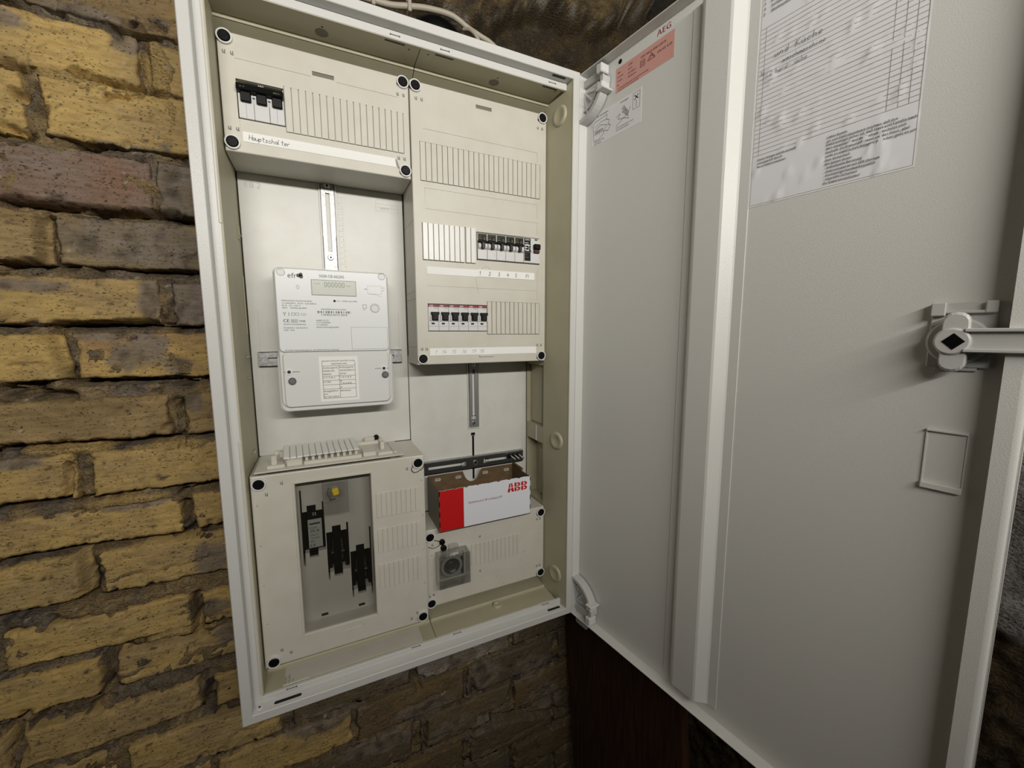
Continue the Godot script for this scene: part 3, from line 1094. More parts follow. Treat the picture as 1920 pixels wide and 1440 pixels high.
	# marks on the top and bottom lining
	for q in [[-122.5, 19.6], [137.8, 18.1]]:
		g = geo(CAB_AT)
		g.xf = Transform3D(Basis(Vector3(1, 0, 0), Vector3(0, 0, 1), Vector3(0, -1, 0)), Vector3(q[0], 26.5, q[1]))
		g.disc(M.groove, 0, 0, 8.5, 0, 0.5, 0.3)
		part("knockout", g, cab)
	for q in [[-27.5, 44], [45.7, 44], [230, 45]]:
		g = geo(CAB_AT)
		g.box(M.dark, q[0] - 14, 26.2, q[1] - 1.5, q[0] + 14, 26.5, q[1] + 1.5)
		part("slot", g, cab, "narrow dark slot")
	for q in [[-6.2, 38], [22, 39], [-122, 32], [139, 32], [243, 40]]:
		g = geo(CAB_AT)
		g.xf = Transform3D(Basis(Vector3(1, 0, 0), Vector3(0, 0, 1), Vector3(0, -1, 0)), Vector3(q[0], 26.5, q[1]))
		g.disc(M.dark, 0, 0, 1.3, 0, 0.2)
		part("pin_hole", g, cab)
	g = geo(CAB_AT)
	g.xf = Transform3D(Basis(Vector3(1, 0, 0), Vector3(0, 0, -1), Vector3(0, 1, 0)), Vector3(-157, -920.5, 25))
	g.disc(M.black, 0, 0, 5, 0, 0.3)
	part("bottom_hole", g, cab, "round black hole")
	g = geo(CAB_AT)
	g.xf = Transform3D(Basis(Vector3(1, 0, 0), Vector3(0, 0, -1), Vector3(0, 1, 0)), Vector3(139, -920.5, 11))
	dome(g, M.housing, 9.0, 5.0)
	part("moulded_boss", g, cab)
	g = geo(CAB_AT)
	g.box(M.cream, -226, -920.5, 2.5, -14, -920.1, 40, 0)
	g.xf = Transform3D(Basis(Vector3(0, 0, -1), Vector3(-1, 0, 0), Vector3(0, 1, 0)), Vector3(-220, -920, 38))
	for k in 3:
		g.text(M.ink_grey, ["RAL9002", "DIN 43870", "IP 31"][k], 0, -k * 5.0 + 3.0, 0.05, 2.6)
	part("bottom_inlay", g, cab)
	for q in [[-210, 38, 18], [-28, 42, 16], [45, 42, 14], [226, 42, 14]]:
		g = geo(CAB_AT)
		g.box(M.cream, q[0] - q[2], -920.5, q[1], q[0] + q[2], -919.3, q[1] + 2, 0.4)
		part("moulded_rib", g, cab)

func dome(g: Geo, m: Material, r: float, h: float) -> void:
	g.smooth = true
	var rings := [[1.0, 0.0], [0.94, 0.55], [0.82, 0.92], [0.62, 0.75], [0.35, 0.35], [0.0, 0.18]]
	for i in rings.size() - 1:
		for k in 24:
			var a := TAU * k / 24
			var b := TAU * (k + 1) / 24
			var p := func(q, t): return Vector3(cos(t) * q[0] * r, sin(t) * q[0] * r, q[1] * h)
			g.quad(m, p.call(rings[i], a), p.call(rings[i], b), p.call(rings[i + 1], b), p.call(rings[i + 1], a), Vector3(0, 0, 1))
	g.smooth = false

# ------------------------------------------------------------------ door (u away from the hinge, y up, n towards the cabinet's front)
func cabinet_door() -> void:
	var th := 1.4249
	var dg := geo()
	# face sheet with edge flanges
	var f := -18.0
	var N: Material = M.door_paint
	dg.quad(N, Vector3(1, -942, f), Vector3(518, -942, f), Vector3(518, 46, f), Vector3(1, 46, f), Vector3(0, 0, 1))
	dg.quad(N, Vector3(0, -943, f - 2), Vector3(519, -943, f - 2), Vector3(519, 47, f - 2), Vector3(0, 47, f - 2), Vector3(0, 0, -1))
	dg.box(N, 0, 45.4, f - 2, 519, 47, 0, 0.5)
	dg.box(N, 0, -943, f - 2, 519, -941.4, 0, 0.5)
	dg.box(N, -1, -943, f - 2, 0.8, 47, 0, 0.5)
	dg.box(N, 517.2, -943, f - 2, 519, 47, -2)
	# rolled lip on the free edge
	dg.quad(N, Vector3(504, -943, 0), Vector3(514, -943, 0), Vector3(514, 47, 0), Vector3(504, 47, 0), Vector3(0, 0, 1))
	dg.smooth = true
	var lip := [Vector2(514, 0), Vector2(516.5, -0.4), Vector2(518.2, -1.6), Vector2(519, -3.4), Vector2(519, -20)]
	for i in lip.size() - 1:
		dg.quad(N, Vector3(lip[i].x, -943, lip[i].y), Vector3(lip[i + 1].x, -943, lip[i + 1].y), Vector3(lip[i + 1].x, 47, lip[i + 1].y), Vector3(lip[i].x, 47, lip[i].y), Vector3(i * 0.5, 0, 1))
	dg.smooth = false
	dg.box(N, 504, -943, -1.4, 517, 47, -1.0)
	door_node = part("door", dg, cab, "open light grey sheet steel door")
	door_node.transform = Transform3D(Basis(Vector3(cos(th), 0, sin(th)), Vector3.UP, Vector3(-sin(th), 0, cos(th))), v(275.5, 0, 67.6) - cab.position)
	var g := geo()
	# folded stiffener
	var prof := [Vector2(199, f), Vector2(199, f + 1.2), Vector2(211, f + 1.2), Vector2(221, f + 13), Vector2(224, f + 14), Vector2(257, f + 14), Vector2(260, f + 13), Vector2(271, f + 2.5), Vector2(273, f + 1.2), Vector2(285, f + 1.2), Vector2(285, f)]
	for i in prof.size() - 1:
		var a: Vector2 = prof[i]
		var b: Vector2 = prof[i + 1]
		g.quad(M.door_paint, Vector3(a.x, -925, a.y), Vector3(b.x, -925, b.y), Vector3(b.x, 34, b.y), Vector3(a.x, 34, a.y), Vector3(a.y - b.y, 0, b.x - a.x))
	for e in [[-925, -1], [34, 1]]:
		for i in range(3, 7):
			g.ntri(M.door_paint, Vector3(prof[i].x, e[0], prof[i].y), Vector3(prof[i + 1].x, e[0], prof[i + 1].y), Vector3(240, e[0], f), Vector3(0, e[1], 0))
	part("stiffener", g, door_node)
	# pink rating label
	g = geo()
	var z := f + 0.25
	g.box(M.pink, 65, -8, f, 170.5, 28, z)
	z += 0.12
	for q in [["Typ", 68, 19], ["U nenn", 68, 13], ["I nenn", 68, 7], ["Nr.", 68, 1], ["ZS82", 90, 20.5], ["IP 31", 90, 14.5], ["63 400 V", 90, 9], ["50/60 Hz", 90, 3.5]]:
		g.text(M.brown_ink, q[0], q[1], q[2], z, 2.6)
	g.text(M.brown_ink, "VDE 0603 DIN 43870", 113, 18.5, z, 3.0, 44)
	g.text(M.brown_ink, "EN 60 439", 143, 10.5, z, 3.0, 24)
	g.text(M.brown_ink, "Schutzmaßnahme Schutzisolierung", 70, -4, z, 1.9, 58)
	g.text(M.brown_ink, "Hersteller siehe Rückseite", 70, -7, z, 1.6, 40)
	g.frame_line(M.brown_ink, 113, 7, 121, 15, 0.8, z)
	g.frame_line(M.brown_ink, 115.3, 9.3, 118.7, 12.7, 0.7, z)
	g.stroke(M.brown_ink, [Vector2(126, 9), Vector2(139, 9), Vector2(132.5, 17), Vector2(126, 9)], 0.9, z)
	g.stroke(M.brown_ink, [Vector2(129.5, 11), Vector2(132.5, 14), Vector2(135.5, 11)], 0.8, z)
	part("rating_label", g, door_node, "pink rating label")
	g = geo()
	g.text(M.red_ink, "AEG", 141, 33.5, f + 0.15, 7.0, 23)
	part("maker_mark", g, door_node, "red lettering")
	g = geo()
	g.disc(M.black, 73, 36, 3.4, f, f + 0.4)
	part("door_hole", g, door_node, "round black hole")
	# white instruction label with line drawings
	g = geo()
	z = f + 0.25
	g.box(M.film, 14, -71, f, 117.5, -21, z)
	z += 0.12
	g.text(M.ink, "Tür aushängen", 24, -27.5, z, 2.2, 26)
	g.text(M.ink, "Einhängen", 76, -27, z, 2.0, 16)
	g.text(M.ink, "Türbegrenzer lösen", 18, -66, z, 1.7, 24)
	g.text(M.ink, "und Tür abheben", 18, -69.5, z, 1.7, 18)
	g.text(M.ink, "Tür einsetzen und", 68, -62, z, 1.7, 34)
	g.text(M.ink, "einrasten lassen", 68, -65.5, z, 1.7, 26)
	g.stroke(M.ink, [Vector2(16, -38), Vector2(20, -33), Vector2(48, -31), Vector2(46, -38), Vector2(53, -41), Vector2(50, -47), Vector2(56, -50), Vector2(50, -57), Vector2(44, -54), Vector2(40, -58), Vector2(30, -63), Vector2(18, -62), Vector2(16, -38)], 0.6, z)
	g.stroke(M.ink, [Vector2(20, -42), Vector2(36, -37), Vector2(47, -38)], 0.5, z)
	g.stroke(M.ink, [Vector2(18, -48), Vector2(34, -42), Vector2(48, -47), Vector2(40, -54)], 0.6, z)
	for k in 5:
		g.stroke(M.ink, [Vector2(19 + k * 4, -53), Vector2(24 + k * 3.5, -48), Vector2(22 + k * 4.4, -55)], 0.7, z)
	for k in 6:
		g.stroke(M.ink, [Vector2(78 + k * 2.6, -36 - k * 1.5), Vector2(84 + k * 1.8, -33 - k * 2.6), Vector2(80 + k * 2.2, -42 - k * 1.8), Vector2(88 + k, -40 - k * 2.4)], 0.6, z)
	g.stroke(M.ink, [Vector2(68, -45), Vector2(76, -42), Vector2(72, -49), Vector2(86, -52), Vector2(94, -56)], 0.6, z)
	g.stroke(M.ink, [Vector2(68, -58), Vector2(80, -52), Vector2(92, -47), Vector2(96, -40)], 0.6, z)
	g.frame_line(M.ink_grey, 101, -47, 114, -24, 0.5, z)
	g.stroke(M.ink, [Vector2(104, -34), Vector2(111, -28)], 1.3, z)
	g.stroke(M.ink, [Vector2(104, -28), Vector2(111, -34)], 1.3, z)
	g.stroke(M.ink, [Vector2(107.5, -36), Vector2(107.5, -45)], 0.6, z)
	part("instruction_label", g, door_node, "white instruction label with line drawings")
	circuit_chart(f)
	door_lock(f)
	# card holder
	g = geo()
	g.box(N, 462, -481, f, 489, -478.5, f + 3.5, 0.6)
	g.box(N, 462, -535, f, 489, -529, f + 5, 0.8)
	g.box(N, 462, -531, f, 463, -479, f + 1.6)
	g.box(N, 488, -531, f, 489, -479, f + 1.6)
	g.box(N, 462, -531, f, 489, -479, f + 0.6)
	part("card_holder", g, door_node, "small rectangular card holder")
	hinge(1.0, 26.0)
	hinge(-1.0, -922.0)

func circuit_chart(f: float) -> void:
	# handwritten circuit chart in a clear film, slightly creased
	var g := geo()
	var x0 := 285.5
	var x1 := 433.0
	var y0 := -238.5
	var y1 := 30.0
	var cols := 44
	var rows := 60
	g.smooth = true
	var hgt := func(x: float, y: float) -> float:
		var w := maxf(0.0, nz2.get_noise_2d(x / 14.0, y / 34.0 + 50.0) - 0.34) * 5.0
		w += 0.9 * maxf(0.0, 1.0 - absf(y + 118.0 + 0.08 * (x - 360.0)) / 2.2) * clampf((x - 330.0) / 20.0, 0.0, 1.0)
		w += 1.3 * maxf(0.0, 1.0 - absf(x - 404.0 - 4.0 * sin(y * 0.05)) / 3.5) * clampf((-175.0 - y) / 20.0, 0.0, 1.0)
		var e := minf(minf(x - x0, x1 - x), minf(y - y0, y1 - y))
		return f + 0.3 + w * clampf(e / 6.0, 0.0, 1.0)
	for i in cols:
		for j in rows:
			var xa := lerpf(x0, x1, float(i) / cols)
			var xb := lerpf(x0, x1, (i + 1.0) / cols)
			var ya := lerpf(y0, y1, float(j) / rows)
			var yb := lerpf(y0, y1, (j + 1.0) / rows)
			g.quad(M.chart_paper, Vector3(xa, ya, hgt.call(xa, ya)), Vector3(xb, ya, hgt.call(xb, ya)), Vector3(xb, yb, hgt.call(xb, yb)), Vector3(xa, yb, hgt.call(xa, yb)), Vector3(0, 0, 1))
	g.smooth = false
	# the ruling follows the creases
	var rule := func(m: Material, a: Vector2, b: Vector2, w: float) -> void:
		var n := maxi(1, int(a.distance_to(b) / 5.0))
		for i in n:
			var p := a.lerp(b, float(i) / n)
			var q := a.lerp(b, (i + 1.0) / n)
			var s := (q - p).normalized().orthogonal() * w / 2
			var zp: float = maxf(hgt.call(p.x, p.y), hgt.call(q.x, q.y)) + 0.25
			g.quad(m, Vector3(p.x + s.x, p.y + s.y, zp), Vector3(q.x + s.x, q.y + s.y, zp), Vector3(q.x - s.x, q.y - s.y, zp), Vector3(p.x - s.x, p.y - s.y, zp), Vector3(0, 0, 1))
	var y := -180.4
	while y < -40.0:
		rule.call(M.mould_mark, Vector2(287.5, y), Vector2(431.5, y), 0.4)
		y += 4.95
	for x in [293.0, 408.2, 416.5, 424.1, 431.5]:
		rule.call(M.mould_mark, Vector2(x, -180.4), Vector2(x, -42), 0.4)
	rule.call(M.mould_mark, Vector2(287, -236.5), Vector2(431.5, -236.5), 0.3)
	rule.call(M.mould_mark, Vector2(431.5, -236.5), Vector2(431.5, 28), 0.3)
	rule.call(M.mould_mark, Vector2(287, -236.5), Vector2(287, 28), 0.3)
	var z := f + 1.0
	handwrite(g, M.pencil, "und Küche", 304, -79, z + 0.6, 7.0, 0.5, 0.76)
	handwrite(g, M.pencil, "waschmaschine", 313, -88.5, z + 0.6, 4.8, 0.42, 0.66)
	handwrite(g, M.pencil, "2 herd-küche", 300, -96.5, z + 0.6, 4.8, 0.42, 0.66)
	handwrite(g, M.pencil, "16", 290, -92, z + 0.6, 4.0, 0.4, 0.62)
	for k in 5:
		g.text(M.ink_grey, ["Wohnzimmer", "Schlafzimmer", "Kinderzimmer", "Flur und Bad", "Keller"][k], 297, -28.0 + k * 5.4, z + 0.3, 3.0)
		g.text(M.ink_grey, str(5 - k), 289, -28.0 + k * 5.4, z + 0.3, 3.0)
	var lines := ["Lieber Kunde,", "wir vom Elektrohandwerk möchten, daß Ihre", "Elektroanlage sicher ist, daß Haus und Familie nach", "dem neuesten Stand der Technik geschützt sind.", "Deshalb: Do it yourself - rund um das Haus, aber", "nicht an elektrischen Anlagen! Denn hier geht es um", "Ihre Sicherheit.", "Wir bieten Ihnen:", "- Individuelle Beratung", "- Elektromaterial mit VDE-Zeichen", "- Hochwertige Handwerksqualität", "- Geprüfte Sicherheit", "Ihr Elektroinstallateur"]
	for k in lines.size():
		g.text(M.ink, lines[k], 362, -187.6 - k * 3.85, z + 0.3, 2.3, 1.36 * lines[k].length())
	for k in 3:
		g.text(M.ink, ["Diese Anlage wurde erstellt", "und geprüft durch", "Ihren Elektromeister:"][k], 293, -187 - k * 3.9, z + 0.3, 2.2)
	part("circuit_chart", g, door_node, "handwritten ruled circuit chart in clear film")

func door_lock(f: float) -> void:
	var g := geo()
	# base plate with two posts
	g.box(M.grey_plastic, 456.5, -421, f, 496, -364, f + 4, 0.8)
	g.box(M.grey_plastic, 456.5, -376, f + 4, 466, -364, f + 9, 0.8)
	g.box(M.grey_plastic, 489, -374, f + 4, 496, -364, f + 9, 0.8)
	g.box(M.grey_plastic, 464, -374, f + 4, 492, -371.5, f + 8, 0.5)
	g.box(M.grey_plastic, 462, -424, f, 488, -421, f + 3, 0.5)
	part("lock_plate", g, door_node)
	g = geo()
	g.disc(M.grey_plastic, 475, -398, 20, f + 4, f + 8, 1.5, 8)
	g.disc(M.grey_plastic, 475, -398, 14, f + 8, f + 14, 1.5, 8)
	part("rotor", g, door_node)
	g = geo()
	g.rrect(M.grey_plastic, 466.8, -424, 483.2, -373, 7.8, f + 14, f + 21, 1.8)
	g.disc(M.grey_plastic, 474, -398, 11.5, f + 19, f + 23, 1.2, 8)
	g.xf = Transform3D(Basis(Vector3(0, 0, 1), PI / 4), Vector3(475, -398, 0))
	g.box(M.black, -5.0, -5.0, f + 20, 5.0, 5.0, f + 23.4)
	part("thumb_turn", g, door_node, "oval thumb turn with a black square")
	g = geo()
	# channel bar running to the free edge
	g.box(M.grey_plastic, 481, -407, f + 10, 545, -404, f + 24, 0.6)
	g.box(M.grey_plastic, 481, -390, f + 10, 545, -387, f + 24, 0.6)
	g.box(M.grey_plastic, 481, -405, f + 10, 545, -389, f + 20, 0.4)
	part("latch_bar", g, door_node)

func hinge(s: float, y: float) -> void:
	# plastic limiter hinge: quarter arc, arm, clip and pin
	var g := geo()
	var f := -18.0
	var a0 := -PI / 2 if s > 0 else 0.0
	g.ring(M.grey_plastic, 0, y - 4 * s, 48, 54, f + 2, f + 18, a0, a0 + PI / 2, 14)
	g.ring(M.grey_plastic, 0, y - 4 * s, 30, 34, f + 2, f + 10, a0, a0 + PI / 2, 12)
	for k in 3:
		var a := a0 + (0.25 + 0.5 * k) * PI / 3
		var d := Vector2(cos(a), sin(a))
		g.stroke(M.white_plastic, [Vector2(0, y - 4 * s) + d * 6, Vector2(0, y - 4 * s) + d * 50], 2.5, f + 9)
	part("hinge_arc", g, door_node)
	g = geo()
	g.rrect(M.grey_plastic, -2, y - 46, 30, y + 16, 5, f + 0.5, f + 4, 0.8)
	part("hinge_plate", g, door_node)
	g = geo()
	g.box(M.grey_plastic, -1, y + 7 * s - 6, f + 4, 40, y + 7 * s + 6, f + 9, 1)
	g.box(M.white_plastic, 40, y + 8 * s - 7, f + 2, 52, y + 8 * s + 7, f + 20, 1.5)
	part("hinge_arm", g, door_node)
	g = geo()
	g.box(M.white_plastic, 42, y - 20 * s - 7, f + 2, 54, y - 20 * s + 7, f + 20, 1.5)
	g.box(M.white_plastic, 46, y - 20 * s + 5 * s, f + 10, 48.5, y + 6 * s, f + 12)
	g.box(M.white_plastic, 44, y - 26 * s - 1.5, f + 2, 60, y - 26 * s + 1.5, f + 24, 0.8)
	part("hinge_clip", g, door_node)
	for yy in [y + 4 * s, y - 58 * s]:
		g = geo()
		g.disc(M.screw, -5, yy, 2.2, -4, 3, 0.6)
		part("hinge_pin", g, door_node)

# ------------------------------------------------------------------ mounting boards behind the meter places
func mounting_boards() -> void:
	var at := Vector3(-125, -591, -80)
	var t := thing("meter_board", at, "pale back board behind the electricity meter", "board")
	var g := geo(at)
	g.box(M.board, -249.3, -590.8, -84, -0.8, -120, -80, 0.6)
	# moulded rulers and label fields
	for k in 13:
		var y := -160.9 - k * 9.05
		g.stroke(M.faint_mark, [Vector2(-108, y), Vector2(-100.0, y)], 0.5, -79.9)
		g.text(M.faint_mark, str(k + 1), -103, y - 6.3, -79.9, 2.8)
	g.stroke(M.faint_mark, [Vector2(-108, -150), Vector2(-108, -280)], 0.4, -79.9)
	for x in [-236.0, -15.0]:
		g.stroke(M.faint_mark, [Vector2(x, -350), Vector2(x, -470)], 0.7, -79.9)
		for k in 20:
			g.stroke(M.faint_mark, [Vector2(x, -352 - k * 3), Vector2(x + (7 if x < -100 else -7), -352 - k * 3)], 0.3, -79.9)
	for k in 4:
		g.stroke(M.faint_mark, [Vector2(-47, -156 - k * 6.3), Vector2(-9, -156 - k * 6.3)], 0.4, -79.9)
	g.stroke(M.faint_mark, [Vector2(-47, -156), Vector2(-47, -175)], 0.4, -79.9)
	g.stroke(M.faint_mark, [Vector2(-9, -156), Vector2(-9, -175)], 0.4, -79.9)
	g.text(M.faint_mark, "EB 2", -240, -163, -79.9, 8)
	g.text(M.faint_mark, "43870", -40, -172, -79.9, 4)
	part("panel", g, t)
	g = geo(at)
	# channel round the rail
	g.box(M.board, -136.5, -300, -80, -134.8, -124, -76.5)
	g.box(M.board, -112.4, -300, -80, -110.7, -124, -76.5)
	part("rail_guide", g, t)
	g = geo(at)
	g.plate(M.zinc, -133.8, -330, -113.4, -124, -76, [[-127.0, -252.0, -120.5, -157.0, 3.0, false]])
	g.box(M.zinc, -133.8, -330, -78, -133.2, -124, -76)
	g.box(M.zinc, -114.0, -330, -78, -113.4, -124, -76)
	part("vertical_rail", g, t, "galvanised slotted rail")
	for y in [-146.0, -261.0]:
		g = geo(at)
		g.disc(M.screw, -123.7, y, 4.6, -76, -73.6, 0.8)
		g.disc(M.black, -123.7, y, 1.9, -73.6, -73.3)
		part("rail_screw", g, t)
	g = geo(at)
	g.plate(M.zinc, -239, -441.5, -12.5, -417.5, -74, [[-226.0, -433.0, -170.0, -427.0, 3.0, false], [-80.0, -433.0, -26.0, -427.0, 3.0, false]])
	g.box(M.zinc, -239, -441.5, -79, -12.5, -440.5, -74)
	g.box(M.zinc, -239, -418.5, -79, -12.5, -417.5, -74)
	part("cross_rail", g, t, "galvanised slotted cross rail")
	# right field
	at = Vector3(125, -741, -80)
	t = thing("spare_meter_board", at, "empty pale back board above the white and red carton", "board")
	g = geo(at)
	g.plate(M.board, 0.8, -740, 249.5, -430, -80, [[124.6, -690.0, 129.2, -597.0, 3.0, true], [122.4, -597.5, 131.4, -591.0, 3.0, true]], M.black)
	g.box(M.board, 0.8, -740, -86, 249.5, -430, -84)
	g.stroke(M.faint_mark, [Vector2(239, -586), Vector2(239, -640)], 0.8, -79.9)
	g.stroke(M.faint_mark, [Vector2(6, -610), Vector2(6, -640)], 0.8, -79.9)
	for k in 8:
		g.stroke(M.faint_mark, [Vector2(6, -612 - k * 3), Vector2(12, -612 - k * 3)], 0.3, -79.9)
	for k in 24:
		g.stroke(M.faint_mark, [Vector2(141, -460 - k * 4.6), Vector2(146, -460 - k * 4.6)], 0.3, -79.9)
	g.stroke(M.faint_mark, [Vector2(196, -466), Vector2(232, -466)], 0.4, -79.9)
	part("panel", g, t)
	g = geo(at)
	g.box(M.board, 116.2, -580, -80, 117.6, -430, -76.5)
	g.box(M.board, 139.2, -580, -80, 140.6, -430, -76.5)
	g.box(M.board, 116.2, -581.4, -80, 140.6, -580, -76.5)
	part("rail_guide", g, t)
	g = geo(at)
	g.plate(M.dull_zinc, 118.6, -578, 138.2, -430, -76, [[125.5, -563.0, 131.0, -460.0, 3.0, false], [123.0, -563.0, 133.5, -555.0, 3.0, false]])
	g.box(M.dull_zinc, 118.6, -578, -78, 119.2, -430, -76)
	part("vertical_rail", g, t, "grey slotted rail")
	for y in [-450.0, -570.0]:
		g = geo(at)
		g.disc(M.screw, 128, y, 4.2, -76, -73.8, 0.8)
		g.disc(M.black, 128, y, 1.6, -73.8, -73.5)
		part("rail_screw", g, t)
	g = geo(at)
	g.plate(M.steel_bar, 22.4, -663.0, 237.0, -639.0, -70, [[30.0, -654.5, 104.0, -647.5, 3.0, false], [98.0, -656.5, 108.0, -645.5, 3.0, false], [146.0, -656.5, 156.0, -645.5, 3.0, false], [150.0, -654.5, 204.0, -647.5, 3.0, false]])
	g.box(M.zinc, 22.4, -640.0, -79, 237.0, -638.8, -69.8)
	g.box(M.steel_bar, 22.4, -663.2, -79, 237.0, -662.2, -70)
	g.box(M.steel_bar, 236.4, -663.0, -79, 237.2, -639.0, -70)
	part("cross_rail", g, t, "dark steel slotted cross rail")
	g = geo(at)
	g.ring(M.screw, 127.6, -652, 2.6, 5.0, -70, -68.4)
	g.disc(M.black, 127.6, -652, 2.6, -70, -69.6)
	part("rail_screw", g, t)
	for x in [206.0, 215.5, 225.0]:
		g = geo(at)
		g.disc(M.black, x - 2, -648, 5.2, -70, -68)
		g.tube(M.screw, [Vector3(x, -647, -69), Vector3(x + 2, -650, -48)], 2.0, 8)
		part("clamp_screw", g, t, "bright protruding screw")

# ------------------------------------------------------------------ plastic covers
func tray(g: Geo, m: Material, x0: float, y0: float, x1: float, y1: float, zf: float, zb: float, holes: Array) -> void:
	g.sweep(m, x0, y0, x1, y1, [Vector2(0, zb), Vector2(0, zf - 1.5), Vector2(0.5, zf - 0.4), Vector2(1.5, zf)])
	g.plate(m, x0 + 1.5, y0 + 1.5, x1 - 1.5, y1 - 1.5, zf, holes)

var cap_mesh: ArrayMesh
var notch_mesh: ArrayMesh

func screw_caps(t: Node3D, at: Vector3, spots: Array, marks: Array) -> void:
	if not cap_mesh:
		var g := geo()
		g.ring(M.white_plastic, 0, 0, 7.4, 9.2, -0.5, 3.4, 0, TAU, 24)
		g.disc(M.white_plastic, 0, 0, 7.6, -0.5, 1.2, 0, 6)
		g.disc(M.soft_black, 0, 0, 7.1, 1.0, 4.2, 1.0, 7)
		g.xf = Transform3D(Basis(Vector3(0, 0, 1), 0.5), Vector3.ZERO)
		g.box(M.black, -5, -0.7, 4.1, 5, 0.7, 4.6, 0.2)
		g.box(M.soft_black, -9.5, -2, -0.4, -7.6, 2, 2.6)
		cap_mesh = g.mesh()
		g = geo()
		g.stroke(M.ink_grey, [Vector2(-1.6, 2), Vector2(-1.6, -1), Vector2(-0.2, -1)], 0.9, 0.15)
		g.stroke(M.ink_grey, [Vector2(0.8, 2.2), Vector2(0.8, -1.4)], 1.0, 0.15)
		g.stroke(M.ink_grey, [Vector2(-1.4, -2.2), Vector2(1.6, -2.2)], 0.7, 0.15)
		notch_mesh = g.mesh()
	for s in spots:
		inst("screw_cap", cap_mesh, t, (Vector3(s[0], s[1], s[2]) - at) * 0.001, "round black screw cap in white ring")
	for s in marks:
		inst("lock_mark", notch_mesh, t, (Vector3(s[0], s[1], s[2]) - at) * 0.001)

func strips(t: Node3D, at: Vector3, m: Material, x0: float, x1: float, n: int, y0: float, y1: float, z: float, h: float, called := "blanking_strip") -> void:
	var w := (x1 - x0) / n
	var g := geo()
	var gap := 0.5
	g.box(m, gap, 0, -2.4, w - gap, y1 - y0, h, minf(0.3, h * 0.4))
	var me := g.mesh()
	for k in n:
		inst(called, me, t, (Vector3(x0 + k * w, y0, z) - at) * 0.001)

func grooves(rects: Array) -> Array:
	# shallow engraved frame lines [x0, y0, x1, y1]
	var out := []
	for r in rects:
		out.append([r[0], r[1], r[2], r[3], 0.7, true])
	return out

func cover_upper_left() -> void:
	var at := Vector3(-125, -142, 0)
	var t := thing("distribution_cover", at, "small cream cover with main switch and handwritten label, top left", "cover panel")
	var g := geo(at)
	var holes := [[-231.5, -98.5, -175.2, -48.0, 14.0, false], [-137.5, -21.0, -108.5, -15.2, 1.6, true], [-175.1, -105.0, -10.0, -44.2, 2.6, true]]
	holes += grooves([[-230.5, -23.2, -140.0, -22.6], [-106.0, -23.2, -17.0, -22.6], [-230.5, -113.0, -229.9, -100.0]])
	tray(g, M.cream, -249.4, -142, -0.7, 8, 0, -78, holes)
	g.box(M.groove, -137.2, -20.8, -1.8, -108.8, -15.4, -1.5)
	part("plate", g, t)
	strips(t, at, M.cream, -174.8, -10.4, 18, -104, -44.4, 0, 0.5)
	g = geo(at)
	paper_strip(g, -228, -127.2, -24, -114.2, 0.3)
	handwrite(g, M.pencil, "Hauptschalter", -221, -124.0, 0.9, 6.4, 0.6, 0.6)
	part("label_strip", g, t, "white paper strip with a handwritten word")
	g = geo(at)
	g.xf = Transform3D(Basis(Vector3(0, 0, 1), 0.35), Vector3(-22, -122, 0))
	g.box(M.clear_thick, -1.5, -7, 0.2, 1.5, 7, 1.6, 0.4)
	part("strip_tab", g, t)
	screw_caps(t, at, [[-240.3, 0, 0], [-9.7, 0, 0], [-240.3, -130.7, 0], [-9.7, -130.7, 0]],
		[[-242, -17.8, 0], [-233, -17.8, 0], [-17.5, -18, 0], [-8.5, -18, 0], [-242, -112.5, 0], [-233, -112.5, 0], [-19, -112.5, 0], [-10, -112.5, 0]])

func paper_strip(g: Geo, x0: float, y0: float, x1: float, y1: float, z: float) -> void:
	g.box(M.paper, x0, y0, 0, x1, y1, z + 0.3, 0.1)

